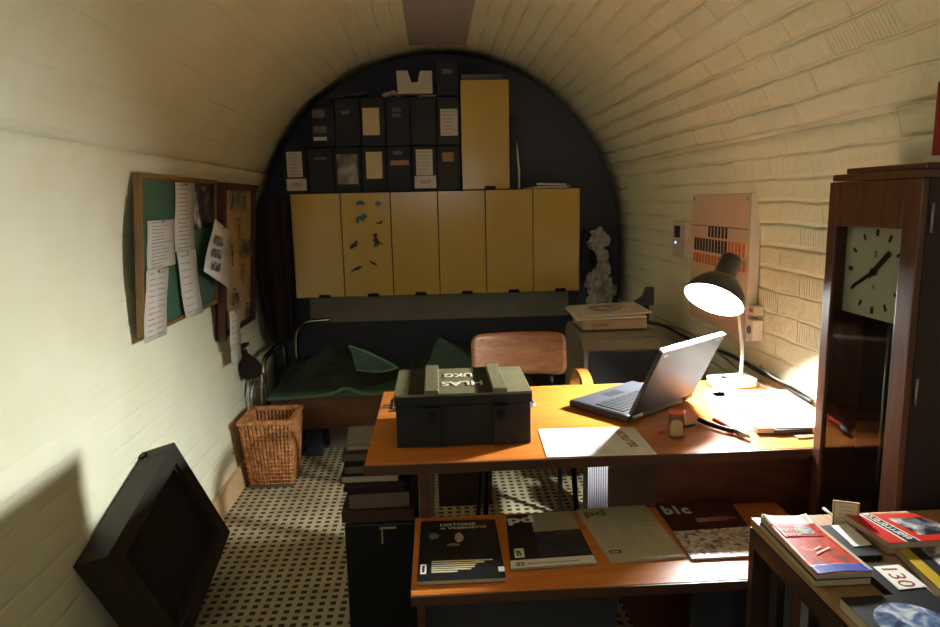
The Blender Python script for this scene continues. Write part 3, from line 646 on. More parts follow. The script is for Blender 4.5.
# lump by the rail
p = A(262, 352, y=3.80)
t = thing('hanging_bag', 'small dark reddish lumpy bag hung on the bed head rail', 'bag', (p.x, 3.8, p.z-.1))
b = MB(); F0 = frame((p.x-.01, 3.62, p.z-.085), (1, 0, .3), (0, 1, 0)); b.F = F0
b.lathe([(.0, -.02), (.045, -.015), (.062, .02), (.055, .06), (.03, .10), (.018, .12), (.018, .145)], 14)
o = b.build('bag_body', M['curtain'], t)
for v in o.data.vertices: v.co += v.co.normalized()*noise.noise(v.co*30)*.012
b = MB(frame((p.x-.052, 3.62, p.z+.055), (1, 0, .9), (0, 1, 0))); b.lathe([(.0, 0), (.045, 0), (.05, .012), (.02, .03), (0, .032)], 14); b.build('cap', M['curtain'], t)
# olive bedding
def heap(name, label, cat, cx, cy_, sx, sy, h, z0, mt, rot=0, amp=.03, sc=7, seed=0, lining=None):
    F0 = Matrix.Translation((cx, cy_, z0)) @ Matrix.Rotation(rot, 4, 'Z'); b = MB(F0); n = 34; vs = []; vb = []
    for j in range(n+1):
        for i in range(n+1):
            u, v = i/n*2-1, j/n*2-1
            # square->disc
            x = u*math.sqrt(1-v*v/2); y = v*math.sqrt(1-u*u/2); rr = min(1, math.hypot(x, y))
            e = 1+.12*noise.noise(V((x*2, y*2, seed)))
            zz = h*max(0, 1-rr**3.5)*(.72+.5*noise.noise(V((x*1.7, y*1.7, seed+5))))
            zz += amp*(1-rr**4)*(noise.noise(V((x*sc*.5, y*sc, seed+9)))+.5*abs(noise.noise(V((x*sc*1.5, y*sc*1.2, seed+3)))))
            vs.append((x*sx*e, y*sy*e, max(.002, zz))); vb.append((x*sx*e, y*sy*e, 0))
    k = (n+1)**2; q = [(j*(n+1)+i, j*(n+1)+i+1, (j+1)*(n+1)+i+1, (j+1)*(n+1)+i) for j in range(n) for i in range(n)]
    edge = [i for i in range(n)]+[j*(n+1)+n for j in range(n)]+[n*(n+1)+n-i for i in range(n)]+[(n-j)*(n+1) for j in range(n)]
    b.add(vs+vb, q+[tuple(k+i for i in f[::-1]) for f in q]+[(edge[i], k+edge[i], k+edge[(i+1) % len(edge)], edge[(i+1) % len(edge)]) for i in range(len(edge))], 0, True)
    return tag(b.build(name, M[mt]), label, cat)
heap('sleeping_bag', 'rumpled dark olive sleeping bag heaped along the bed', 'sleeping bag', -.60, 4.03, .37, .27, .17, .387, 'olive', .0, .075, 7, 1)
heap('folded_coat', 'dark olive coat heaped at middle of bed by the teal cloth', 'coat', 0.03, 4.12, .22, .17, .22, .387, 'olive', .1, .06, 6, 4)
def cloth(name, label, pts, mt, trim=None):
    # draped triangular flap, thickened
    a, b_, c_ = [V(p) for p in pts]; n = 14; vs = []; idx = {}
    for i in range(n+1):
        for j in range(n+1-i):
            f, g = i/n, j/n; p = a+(b_-a)*f+(c_-a)*g; e = min(f, g, 1-f-g)
            p = p+V((0, -.02, .03))*math.sin(f*7+g*3)*.5+V((0, -.05, 0))*e; idx[(i, j)] = len(vs); vs.append(p)
    fs = []
    for i in range(n):
        for j in range(n-i):
            fs.append((idx[(i, j)], idx[(i+1, j)], idx[(i, j+1)]))
            if i+j < n-1: fs.append((idx[(i+1, j)], idx[(i+1, j+1)], idx[(i, j+1)]))
    t = thing(name, label, 'cloth', (a.x, a.y, min(v.z for v in vs)))
    o = MB().add(vs, fs, 0, True).build('cloth_flap', M[mt], t); s_ = o.modifiers.new('s', 'SOLIDIFY'); s_.thickness = .008
    if trim:
        m_ = MB(); m_.tube([vs[idx[(0, j)]] for j in range(n+1)], .008, 8); m_.tube([vs[idx[(i, n-i)]] for i in range(n+1)], .007, 8); m_.build('hem', M[trim], t)
def by_(px, py, y): return tuple(A(px, py, y=y))
cloth('lining_flap', 'teal lined flap folded open on the sleeping bag', [by_(349, 346, 3.80), by_(357, 371, 3.72), by_(398, 368, 3.74)], 'teal', 'tealtrim')
cloth('teal_cloth', 'teal cloth draped on bed between the crate and chair back', [by_(440, 336, 3.95), by_(423, 370, 3.85), by_(484, 368, 3.85)], 'teal', 'olive')
# pale box under bed
b = MB().box(-.66, -.36, 3.84, 4.1, 0, .13).build('storage_box', M['greycloth'], bevel=.006); tag(b, 'pale grey flat box pushed under the bed', 'box')

# ------------------------------------------------------------------ desk
DX0, DX1, DY0, DY1 = -.205, 1.19, 1.69, 2.39
t = thing('desk', 'wooden writing desk with honey coloured top standing across the room', 'desk', (.5, 2.04, 0))
MB().box(DX0, DX1, DY0, DY1, .724, .75).build('tabletop', M['desk'], t, bevel=.002)
MB().box(DX0-.001, DX1, DY0-.006, DY0-.0005, .722, .7485).build('front_edge_band', M['deskedge'], t)
plabel(bpy.data.objects['front_edge_band'], 'dark brown front edge')
MB().box(-.065, -.035, 1.74, 2.34, 0, .723).build('side_panel', M['deskedge'], t)
pd_ = MB().box(.615, 1.18, 1.80, 2.34, .03, .723).build('pedestal', M['pedestal'], t, bevel=.002)
MB().box(.63, 1.16, 1.81, 2.32, 0, .03).build('plinth', M['deskedge'], t)
for z0 in (.06, .28, .50):
    d = MB().box(.63, 1.165, 2.34, 2.356, z0, z0+.205).build('drawer', M['pedestal'], t)
    MB().box(.82, .96, 2.356, 2.37, z0+.09, z0+.11).build('handle', M['black'], d)

# crate
ca = .0
p = A(397, 446, z=.75); q = A(531, 447, z=.75)
cx0, cx1, cy0, cy1, ch = -.128, .257, 1.80, 2.085, .905
t = thing('ammunition_crate', 'olive green wooden crate stencilled upside down on its lid, on desk', 'crate', ((cx0+cx1)/2, 1.94, .751))
MB().box(cx0+.004, cx1-.004, cy0+.004, cy1-.004, .7515, ch-.035).build('body', M['cratedark'], t, bevel=.003)
MB().box(cx0, cx1, cy0, cy1, ch-.033, ch-.0075).build('lid_sides', M['cratedark'], t, bevel=.002)
ld = MB().box(cx0, cx1, cy0, cy1, ch-.007, ch).build('lid', M['crate'], t, bevel=.001)
for xc in (-.025, .165):
    MB().box(xc-.018, xc+.022, cy0-.006, cy1, ch+.0005, ch+.013).build('cleat', M['crate'], ld, bevel=.002)
    MB().box(xc-.018, xc+.022, cy0-.012, cy0+.0035, .757, ch-.036).build('front_batten', M['cratedark'], t, bevel=.002)
    MB().box(xc-.008, xc+.012, cy0-.016, cy0-.0125, ch-.075, ch-.045).build('hasp', M['black'], t)
MB().box(-.043-.045, -.045, cy0+.0, cy1, ch+.0005, ch+.0015).build('dark_stripe', M['cratedark'], ld)
MB().box(.105, .145, cy0+.0, cy1, ch+.0005, ch+.0015).build('dark_stripe', M['cratedark'], ld)
for sx in (cx0, cx1):
    s = -1 if sx == cx0 else 1
    MB().tube([(sx, 1.88, .84), (sx+s*.018, 1.885, .835), (sx+s*.018, 1.995, .835), (sx, 2.0, .84)], .005, 8).build('rope_handle', M['steel'], t)
TF = flat(.13, 2.015, ch+.0016, PI)
tx = MB(TF); tx.text('HLAS', .005, .095, .12, .045, bold=.022); ty_ = MB(TF); ty_.text('UKG', .03, .0, .085, .045, bold=.022); ty_.build('stencil_letters', M['cratewhite'], ld)
# 180 degree turned so that it reads from the far side
tx.build('stencil_letters', M['cratewhite'], ld)
# bright little lighter left of crate
t = thing('metal_clip', 'small shiny metal clip on the desk left of the crate', 'clip', (-.175, 2.19, .751))
MB(flat(-.195, 2.185, .751, -.1)).box(0, .035, 0, .016, 0, .008).build('clip_body', M['chrome'], t, bevel=.002)
MB(flat(-.195, 2.185, .751, -.1)).tube([(.035, .008, .005), (.05, .012, .005), (.055, .006, .005), (.04, .002, .005)], .002, 6).build('wire_loop', M['chrome'], t)

# letter
L0, L1, L2, L3 = A(547, 457, z=.752), A(657, 454, z=.752), A(634, 427, z=.752), A(538, 429, z=.752)
lx = (L1-L0).normalized(); LF = frame((L0.x, L0.y, .7505), lx, (-lx.y, lx.x, 0)); lw_, lh_ = .292, .215
t = thing('newsletter', 'white printed sheet with red heading at the front edge of desk', 'sheet', L0)
ly = (L3-L0); 
MB().hexa([(p.x, p.y, .7506) for p in (L0, L1, L2, L3)], [(p.x, p.y, .7520) for p in (L0, L1, L2, L3)]).build('paper', M['white'], t)
def LQ(f, g): a = L0.lerp(L1, f); b_ = L3.lerp(L2, f); return a.lerp(b_, g)
b = MB()
# heading runs down the right part (sheet is turned), text rows along it
F2 = frame(tuple(LQ(.66, .85))[:2]+(.7521,), tuple(LQ(.80, .2)-LQ(.66, .85)), (0, 0, 1)); F2 = frame((LQ(.78, .92).x, LQ(.78, .92).y, .7521), tuple(LQ(.84, .22)-LQ(.78, .92)), tuple(LQ(.9, .5)-LQ(.7, .5)))
b.at(F2).glyphs(8, 0, -.006, .15, .022); b.build('red_heading', M['redink'], t)
b = MB()
for r_ in range(16):
    g = .08+r_*.055
    for c_ in range(3):
        if random.random() < .2: continue
        f0 = .05+c_*.20+random.random()*.03; f1 = f0+.12+random.random()*.04
        a, d = LQ(f0, g), LQ(f1, g); b.at(Matrix.Identity(4)).add([(a.x, a.y-.0012, .7523), (d.x, d.y-.0012, .7523), (d.x, d.y+.0012, .7523), (a.x, a.y+.0012, .7523)], [(0, 1, 2, 3)])
b.build('small_print', M['ink'], t)

# laptop
ha = V((.566, 1.928, .7515)); hx = V((.793, .609, 0)).normalized(); hy = V((-hx.y, hx.x, 0)); LF = frame(ha, hx, hy)
t = thing('laptop', 'open black laptop turned away, keyboard towards the far side of desk', 'laptop', ha, math.atan2(hx.y, hx.x))
MB(LF).box(0, .342, .0, .235, .004, .026).build('base', M['laptop'], t, bevel=.004)
bb = bpy.data.objects['base']
MB(LF).box(.006, .336, .02, .229, .0262, .0275).build('palm_rest', M['deck'], bb)
kb = MB(LF)
for r_ in range(6):
    n_ = 15 if r_ < 5 else 9
    for c_ in range(n_):
        x0 = .018+c_*.3065/n_; kb.box(x0+.001, x0+.3065/n_-.001, .03+r_*.0185, .03+r_*.0185+.0165, .0275, .0305)
kb.build('keys', M['key'], bb)
MB(LF).box(.12, .20, .158, .20, .0276, .0282).build('touchpad', M['key'], bb)
MB(LF).ball((.172, .085, .031), .004, m=0).build('pointing_stick', M['redplastic'], bb)
for xx in (.02, .30): MB(LF).tube([(xx, -.004, .02), (xx+.04, -.004, .02)], .009, 10).build('hinge', M['steel'], t)
ang = math.atan2(.106, .218); lv = V((0, -math.sin(ang), math.cos(ang)))
LLF = LF @ frame((0, -.002, .030), (1, 0, 0), lv)   # u along hinge, v up the lid, n = facing keyboard? 
lid = MB(LLF).box(0, .342, 0, .243, -.004, .010).build('lid', M['laptop'], t, bevel=.004)
sgn = (LLF.to_3x3() @ V((0, 0, 1))).dot(hy)
zi, zo = (.0102, -.0046) if False else ((-.0052, .0102) if sgn < 0 else (.0102, -.0052))
MB(LLF).box(.018, .324, .02, .225, zi, zi+.001).build('screen', M['screen'], lid)
MB(LLF).box(-.001, .343, .238, .2445, -.0045, .0105).build('lid_rim', M['steel'], lid)
FB = LLF @ Matrix.Translation((.305, .215, zo)) @ Matrix.Rotation(PI, 4, 'Y')
# back logo: small text badge in the corner, and one diagonal at the other corner
MB(LLF @ Matrix.Translation((.285, .235, zo)) @ Matrix.Rotation(PI, 4, 'X') @ Matrix.Translation((0, 0, 0))).text('ThinkPad', 0, .0, .045, .011, .0005).build('lid_badge', M['steel'], lid)
MB(LLF @ Matrix.Translation((.02, .225, zo)) @ Matrix.Rotation(PI, 4, 'X')).glyphs(3, 0, .0, .02, .008, .0005).build('lid_logo', M['steel'], lid)

# jar with orange cap
jp = A(679, 440, z=.75); jx, jy = jp.x, jp.y+.02
t = thing('glass_jar', 'small glass jar with orange cap on the desk front', 'jar', (jx, jy, .7508))
MB(Matrix.Translation((jx, jy, .7508))).lathe([(.001, 0), (.023, 0), (.025, .004), (.025, .06), (.020, .066), (.020, .072), (.018, .072), (.018, .064), (.0225, .058), (.0225, .006), (.001, .005)], 24, caps=False).build('glass_body', M['liquid'], t)
MB(Matrix.Translation((jx, jy, .7508))).lathe([(.0, .007), (.017, .007), (.018, .02), (.016, .042), (.009, .05), (0, .051)], 12, caps=False).build('contents', M['cream'], t)
MB(Matrix.Translation((jx, jy, .7508))).lathe([(.0, .0725), (.0225, .0725), (.0235, .076), (.0225, .084), (.016, .086), (0, .086)], 20, caps=False).build('cap', M['jarorange'], t)
b = MB(); pa, pb_ = A(663, 437, z=.755), A(701, 428, z=.755); pa.y += .035; pb_.y += .035; dirp = (pb_-pa)
t = thing('ballpoint_pen', 'red and black pen lying behind the glass jar', 'pen', (pa.x, pa.y, .751))
MB().tube([tuple(pa), tuple(pa+dirp*.45)], .0042, 8).build('red_barrel', M['redplastic'], t); MB().tube([tuple(pa+dirp*.46), tuple(pa+dirp*.95), tuple(pa+dirp)], .004, 8, rr=[.004, .004, .001]).build('black_barrel', M['black'], t)

# pliers
a0, a1 = A(702, 418, z=.765), A(751, 436, z=.765)
t = thing('pliers', 'red handled pliers lying on the desk before the papers', 'pliers', (a0.x, a0.y, .751))
d = (a1-a0); pn = V((-d.y, d.x, 0)).normalized()
def PL(f, s, z=.762): q = a0+d*f+pn*s; return (q.x, q.y, z)
MB().tube(smoothpath([PL(0, -.012), PL(.25, -.016), PL(.5, -.010), PL(.68, -.001)]), .0075, 8).build('black_handle', M['black'], t)
MB().tube(smoothpath([PL(.12, .028), PL(.3, .022), PL(.5, .012), PL(.7, .002)]), .0075, 8).build('red_handle', M['redplastic'], t)
MB().tube([PL(.66, .003), PL(.78, .002), PL(.92, -.001), PL(1.0, -.004)], .008, 8, rr=[.006, .011, .007, .002]).build('jaws', M['steel'], t)

# paper pile + binder
def pile(name, label, cat, px, z0, z1, mt, n=5):
    q = [A(x, y, z=z1) for x, y in px]; b = MB(); dz = (z1-z0)/n
    for k in range(n):
        j = V((random.uniform(-.003, .003), random.uniform(-.003, .003), 0)) if k < n-1 else V((0, 0, 0))
        zz = z0+k*dz; b.hexa([((p+j).x, (p+j).y, zz+.0003) for p in q], [((p+j).x, (p+j).y, zz+dz-.0003) for p in q])
    return tag(b.build(name, M[mt]), label, cat)
PX = [(760, 428), (826, 425), (776, 383), (738, 381)]
q = [V((.905, 1.80, 0)), V((1.15, 1.785, 0)), V((1.18, 2.16, 0)), V((.965, 2.165, 0))]
t = thing('lever_binder', 'flat white ring binder on desk under the lamp, edge dark', 'binder', (1.04, 1.98, .751))
MB().hexa([(p.x, p.y, .7515) for p in q], [(p.x, p.y, .7535) for p in q]).build('bottom_cover', M['black'], t)
MB().hexa([(p.x*.99+.0103, p.y*.99+.0198, .754) for p in q], [(p.x*.99+.0103, p.y*.99+.0198, .768) for p in q]).build('sheets', M['white'], t)
MB().hexa([(p.x, p.y, .7685) for p in q], [(p.x, p.y, .771) for p in q]).build('top_cover', M['white'], t)
MB().box(.95, 1.06, 1.787, 1.792, .755, .767).build('spine_strip', M['navy'], t)
q2 = [V((.80, 2.06, 0)), V((.885, 1.80, 0)), V((.90, 1.795, 0)), V((.925, 2.10, 0))]
def sheetq(label, pts, z, mt='white', th=.0016): return tag(MB().hexa([(x, y, z) for x, y in pts], [(x, y, z+th) for x, y in pts]).build('loose_sheet', M[mt]), label, 'sheet')
def xy(px, py, z=.752): p = A(px, py, z=z); return (p.x, p.y)
sheetq('white sheet sliding out left from under the binder', [xy(742, 432), xy(757, 430), xy(727, 391), xy(703, 394)], .7508)
sheetq('white sheet between laptop hinge and lamp base', [xy(716, 397), xy(742, 396), xy(736, 388), xy(704, 389)], .7508)
sheetq('bluish printed sheet lying on the white one by the binder', [xy(733, 421), xy(748, 424), xy(719, 398), xy(712, 401)], .7532, 'ribbed')
tag(MB(flat(1.0, 1.752, .7508, .05)).box(0, .14, 0, .022, 0, .004).build('wooden_ruler', M['pine']), 'short wooden ruler on desk in front of the white binder', 'ruler')

# desk lamp
lc = A(713.5, 300, y=2.17)
vdir = (lc-CO).normalized(); sdir = (CR*(-.40)-CU*(.915)).normalized(); sdir = (sdir-vdir*sdir.dot(vdir)).normalized()
ax = (-vdir*.43+sdir*.903).normalized()
bp0 = A(737, 379, z=.775)
lbx, lby = 1.085, 2.30
t = thing('desk_lamp', 'desk lamp with dark round shade and white stem, switched on', 'lamp', (lbx, lby, .751))
MB(flat(lbx, lby, .7508, .1)).box(-.11, .04, -.045, .045, 0, .036).build('base', M['rackwhite'], t, bevel=.006)
FL = frame(lc, ax.cross(V((0, 0, 1))), ax.cross(ax.cross(V((0, 0, 1)))), ax)
capc = lc-ax*.15
stem = smoothpath([(lbx+.0, lby, .785), (lbx+.003, lby+.005, .88), (lbx-.005, lby+.02, .98), (lbx-.02, lby+.03, 1.08), tuple(lc-ax*.085+V((.045, .035, .02))), tuple(lc-ax*.10+V((.015, .012, .0)))], 6)
MB().tube(stem, .0065, 12).build('stem', M['lampwhite'], t)
RS = .098
so = [(RS, 0), (RS+.002, -.004), (RS, -.012), (RS-.004, -.03), (RS-.022, -.058), (.058, -.078), (.040, -.088), (.036, -.092), (.035, -.165), (.031, -.172), (.0, -.174)]
si = [(.0, -.158), (.029, -.156), (.031, -.095), (.036, -.086), (.054, -.074), (RS-.026, -.055), (RS-.008, -.029), (RS-.003, -.010), (RS, 0)]
o = MB(FL).lathe(so, 40, caps=False).build('shade', M['lampblack'], t)
MB(FL).lathe(si, 40, caps=False).build('reflector', M['lampwhite'], o)
MB(FL).lathe([(.0, -.15), (.014, -.15), (.014, -.105), (0, -.104)], 16, caps=False).build('bulb_socket', M['steel'], t)
bl = MB(FL); bl.lathe([(.010, -.101), (.016, -.090), (.033, -.070), (.040, -.050), (.036, -.030), (.020, -.017), (.0, -.013)], 20, caps=False); bulb = bl.build('bulb', M['bulb'], t); 
sw = MB(flat(lbx-.07, lby-.02, .787)).box(-.01, .01, -.006, .006, 0, .006).build('switch', M['black'], t)

# cable bundle along the wall
def cab(name, label, pts, r, mt): return tag(MB().tube(smoothpath(pts, 8), r, 8).build(name, M[mt]), label, 'cable')
W_ = 1.19
c1 = [A(640, 322, x=W_), A(664, 326, x=W_), A(700, 345, x=W_), A(730, 355, x=W_), A(760, 372, x=W_), A(790, 388, x=W_), A(812, 402, x=W_)]
cab('power_cable', 'thick dark cable sagging along the right wall behind the lamp', c1, .008, 'cable')
c2 = [A(652, 320, x=W_+.002), A(690, 330, x=W_+.002), A(725, 352, x=W_+.002), A(765, 382, x=W_-.004), A(790, 392, x=W_-.004), A(812, 407, x=W_-.004)]
cab('thin_cable', 'thinner grey cable running below the dark one on right wall', [p-V((.03, 0, .002)) for p in c2], .005, 'cablegrey')
cab('lamp_cord', 'pale cord looping on the wall just before the clock', [A(760, 366, x=W_-.02), A(775, 378, x=W_-.02), A(800, 388, x=W_-.02), A(813, 394, x=W_-.02)], .004, 'cablegrey')

# ------------------------------------------------------------------ chair behind the desk
c0, c1_ = A(471, 352, y=2.85), A(565, 352, y=2.85); zt, zb = A(518, 333, y=2.85).z, A(518, 374, y=2.85).z
cxm = (c0.x+c1_.x)/2; cw = (c1_.x-c0.x)
t = thing('office_chair', 'wooden chair with curved plywood back facing the far side of desk', 'chair', (cxm, 2.65, 0))
b = MB(); n = 16; vs = []
def rr_(f, g):  # rounded corners
    return f, g
prof2 = []
for k, (cxx, czz, a0_) in enumerate(((1, 1, 0), (-1, 1, PI/2), (-1, -1, PI), (1, -1, 3*PI/2))):
    for i in range(6):
        a = a0_+i/5*PI/2; prof2.append((cxx*(cw/2-.03)+.03*math.cos(a), czz*((zt-zb)/2-.03)+.03*math.sin(a)))
# fine outline with curvature: build as grid
vs = []; nx, nz = 20, 8
for s_ in (0, .012):
    for j in range(nz+1):
        for i in range(nx+1):
            u = -1+2*i/nx; v = -1+2*j/nz
            ins = .0 if abs(v) < .9 else .012
            x = u*(cw/2-(.012 if j in (0, nz) else 0)); y = 2.86-.045*u*u+s_+.01*v; vs.append((cxm+x, y, (zt+zb)/2+v*(zt-zb)/2*(1 if abs(u) < .93 else .9)))
k = (nx+1)*(nz+1)
q_ = [(j*(nx+1)+i, j*(nx+1)+i+1, (j+1)*(nx+1)+i+1, (j+1)*(nx+1)+i) for j in range(nz) for i in range(nx)]
ed = [i for i in range(nx)]+[j*(nx+1)+nx for j in range(nz)]+[nz*(nx+1)+nx-i for i in range(nx)]+[(nz-j)*(nx+1) for j in range(nz)]
b.add(vs, q_+[tuple(k+i for i in f[::-1]) for f in q_]+[(ed[(i+1) % len(ed)], ed[i], k+ed[i], k+ed[(i+1) % len(ed)]) for i in range(len(ed))], 0, True)
o = b.build('backrest', M['chairwood'], t)
sb = MB(); sb.F = flat(cxm, 2.63, .44); pts = []
for (cxx, cyy, a0_) in ((1, 1, 0), (-1, 1, PI/2), (-1, -1, PI), (1, -1, 3*PI/2)):
    for i in range(6): a = a0_+i/5*PI/2; pts.append((cxx*.15+.05*math.cos(a), cyy*.15+.05*math.sin(a)))
sb.prism(pts, 0, .014); sb.build('seat', M['chairwood'], t, bevel=.003)
for s_ in (-1, 1):
    MB().tube(smoothpath([(cxm+s_*.19, 2.45, 0), (cxm+s_*.17, 2.50, .43)]), .011, 10).build('leg', M['black'], t)
    MB().tube(smoothpath([(cxm+s_*.19, 2.86, 0), (cxm+s_*.165, 2.78, .43), (cxm+s_*.15, 2.83, .60), (cxm+s_*.14, 2.872, zb+.02)]), .011, 10).build('leg', M['black'], t)
    MB().tube([(cxm+s_*.17, 2.50, .42), (cxm+s_*.165, 2.78, .42)], .009, 8).build('seat_rail', M['black'], t)
    p_ = A(574, 378, y=2.56)
    arm = MB(); xa = cxm+s_*.235
    pp = smoothpath([(xa, 2.80, .58), (xa, 2.78, .66), (xa, 2.70, .722), (xa, 2.60, .732), (xa, 2.53, .70), (xa, 2.52, .62), (xa, 2.52, .5)], 6)
    vs = []
    for i, p in enumerate(pp):
        tn = (pp[min(i+1, len(pp)-1)]-pp[max(i-1, 0)]).normalized(); nn = tn.cross(V((1, 0, 0))).normalized()
        for a, c_ in ((-.022, -.008), (.022, -.008), (.022, .008), (-.022, .008)): vs.append(p+V((a, 0, 0))+nn*c_)
    m_ = len(pp); arm.add(vs, [(i*4+k_, i*4+(k_+1) % 4, (i+1)*4+(k_+1) % 4, (i+1)*4+k_) for i in range(m_-1) for k_ in range(4)]+[(3, 2, 1, 0), ((m_-1)*4, (m_-1)*4+1, (m_-1)*4+2, (m_-1)*4+3)])
    ao = arm.build('armrest', M['armwood'], t, bevel=.002)
    MB().tube([(xa, 2.52, .5), (cxm+s_*.17, 2.52, .43)], .009, 8).tube([(xa, 2.80, .59), (cxm+s_*.16, 2.80, .5)], .009, 8).build('arm_bracket', M['black'], t)
MB().tube([(cxm-.18, 2.47, .2), (cxm+.18, 2.47, .2)], .008, 8).build('stretcher', M['black'], t)

# ------------------------------------------------------------------ printer on stand
sx0, sx1 = .70, 1.16
t = thing('printer_stand', 'low dark side table carrying the printer behind the desk', 'table', (.9, 3.05, 0))
MB().box(.63, 1.17, 2.84, 3.36, .455, .48).build('top', M['deskedge'], t)
for x_, y_ in ((.65, 2.86), (1.11, 2.86), (.65, 3.30), (1.11, 3.30)): MB().box(x_, x_+.04, y_, y_+.04, 0, .455).build('leg', M['deskedge'], t)
fL, fR = A(588, 346, y=2.87), A(659, 346, y=2.87); zt_ = fL.z
x0_, x1_ = fL.x, fR.x+.03; bl_ = A(567, 335, y=3.2); 
t = thing('laser_printer', 'boxy putty grey printer with dark front behind the desk', 'printer', ((x0_+x1_)/2, 3.05, .481))
hz = A(610, 320, y=3.28).z
b = MB(frame((0, 0, 0), (0, 1, 0), (0, 0, 1)))   # u=y, v=z, n=x
b.prism([(2.89, .482), (3.32, .482), (3.32, hz-.03), (3.28, hz), (3.0, hz-.005), (2.93, zt_+.01), (2.89, zt_-.03)], x0_-.015, x1_)
b.build('housing', M['printer'], t, bevel=.012)
MB().box(x0_+.012, x1_-.012, 2.868, 2.889, .50, zt_-.028).build('front_panel', M['printerdark'], t, bevel=.006)
MB().box(x0_+.05, x1_-.05, 2.864, 2.868, .60, .604).build('tray_slot', M['black'], t)
MB().box(x0_+.06, x1_-.05, 3.02, 3.22, hz-.0045, hz+.003).build('paper_outlet', M['printerdark'], t)
MB(flat(x1_-.07, 2.95, zt_+.012)).box(0, .04, 0, .02, .0, .006).build('button_panel', M['black'], t)
# box + papers on printer
zc = hz+.004
pb0 = A(583, 323, y=3.02)
t = thing('document_box', 'flat pale cardboard box on the printer with faint print on edge', 'box', (pb0.x+.15, 3.1, zc))
MB().box(pb0.x, pb0.x+.30, 3.02, 3.25, zc, zc+.045).build('carton', M['box'], t, bevel=.002)
MB(EF(3.02)).glyphs(5, pb0.x+.04, zc+.015, .09, .014, .0006).build('print', M['redink'], t)
MB().box(pb0.x+.0, pb0.x+.27, 3.04, 3.24, zc-.0+.0, zc+.0001).build('shadow_gap', M['black'], t) if False else None
F3 = frame((pb0.x-.035, 3.0, zc+.047), (1, .02, .01), (-.02, 1, .08))
b = MB(F3); b.box(0, .33, 0, .24, .001, .010); b.at(F3 @ Matrix.Rotation(.08, 4, 'Z')).box(.03, .37, .01, .23, .012, .018)
tag(b.build('paper_stack', M['paper']), 'slipping stack of pale papers on top of the cardboard box', 'papers')
b = MB(F3 @ Matrix.Translation((.17, .12, .026))); pts = []
for i in range(30): a = i*.42; pts.append(((.10-.002*i)*math.cos(a), (.06-.001*i)*math.sin(a), .003*math.sin(i)))
b.tube(pts, .003, 6); tag(b.build('wire_coil', M['cablegrey']), 'loose coil of thin pale wire on the paper stack', 'wire')
p = A(640, 293, y=3.35)
t = thing('wall_socket_adapter', 'small dark angular adapter beside the papers on the printer', 'adapter', (p.x, 3.3, p.z-.06))
b = MB(EF(3.30)); b.prism([(p.x-.05, p.z-.055), (p.x+.05, p.z-.055), (p.x+.05, p.z+.035), (p.x+.015, p.z+.035), (p.x-.0, p.z-.01), (p.x-.05, p.z-.04)], -.02, .02); b.build('adapter_body', M['bluegrey'], t)
MB().box(p.x-.02, p.x+.03, 3.29, 3.33, hz-.02, p.z-.0555).build('stand', M['black'], t)
# ribbed bin
t = thing('ribbed_bin', 'pale ribbed plastic bin standing behind the desk pedestal', 'bin', (.665, 2.70, 0))
MB().box(.624, .712, 2.71, 2.80, .0, .44).build('bin_body', M['greylabel'], t, bevel=.004)
rb = MB()
for i in range(9): rb.box(.626+i*.0098, .626+i*.0098+.005, 2.704, 2.7098, .01, .43)
rb.build('ribs', M['ribbed'], t)
# dark box beneath
o = tag(MB().box(-.02, .235, 3.0, 3.3, 0, .20).build('cardboard_box', M['shelfdark'], bevel=.003), 'dark brown closed box on the carpet seen beneath the desk', 'box')

a, c_ = A(757, 206, x=1.197), A(832, 199, x=1.197)
b = MB(); pts = [(1.197+.002*math.sin(i*2.1), a.y+(c_.y-a.y)*i/14, a.z+(c_.z-a.z)*i/14+.003*math.sin(i*1.7)) for i in range(15)]
b.tube(pts, .01, 8, rr=[.009+.004*math.sin(i*1.3) for i in range(15)]); struct(b.build('trim_1', pm('olive_brown_mortar', '#8a7f54', .9)))
# ------------------------------------------------------------------ thermostat, rack, switch on right wall
RF = frame((1.195, 0, 0), (0, -1, 0), (0, 0, 1), (-1, 0, 0))
def rp(px, py, x=1.195): p = A(px, py, x=x); return -p.y, p.z
XR = 1.17; RF = frame((XR, 0, 0), (0, -1, 0), (0, 0, 1), (-1, 0, 0))
a = rp(693, 193, XR); c_ = rp(752, 195, XR); d_ = rp(693, 336, XR)[1]*.5+rp(752, 345, XR)[1]*.5; zt_r = (a[1]+c_[1])/2; u0, u1 = a[0], c_[0]
zb_r = rp(752, 343, XR)[1]
t = thing('card_rack', 'salmon beige perforated metal board with card slots on right wall', 'card rack', (XR, -(u0+u1)/2, zb_r))
MB(RF).box(u0, u1, zb_r, zt_r, -.028, .0).build('metal_board', M['rack'], t, bevel=.003)
yl = rp(700, 225, XR)[1]
MB(RF).box(u0, u1-.02, yl-.002, yl, 0, .003).build('seam', M['slot'], t)
for row, (xa, xb, ya, yb, n_, mt) in enumerate(((710, 727, 227, 238, 6, 'slot'), (696.5, 745, 240.5, 254, 16, 'slot'), (696, 746, 257, 267, 16, 'orange'))):
    for i in range(n_):
        f = i/(n_-1); ua = rp(xa, 230, XR)[0]; ub = rp(xb, 230, XR)[0]; u = ua+(ub-ua)*f
        za = rp((xa+xb)/2, ya, XR)[1]; zb2 = rp((xa+xb)/2, yb, XR)[1]
        mt2 = mt if not (row == 1 and i > 10) else 'orange'
        MB(RF).box(u-.009, u+.006, zb2, za, .0005, .004).build('slot', M[mt2], t)
b = MB(RF)
for uu in (u0+.02, u1-.03): b.ball((uu, zt_r-.02, .0), .008, .008, .005, 8, 6)
b.build('screws', M['steel'], t)
t = thing('cable_duct', 'upright white plastic duct at right edge of the salmon board', 'cable duct', (XR, -u1-.01, zb_r))
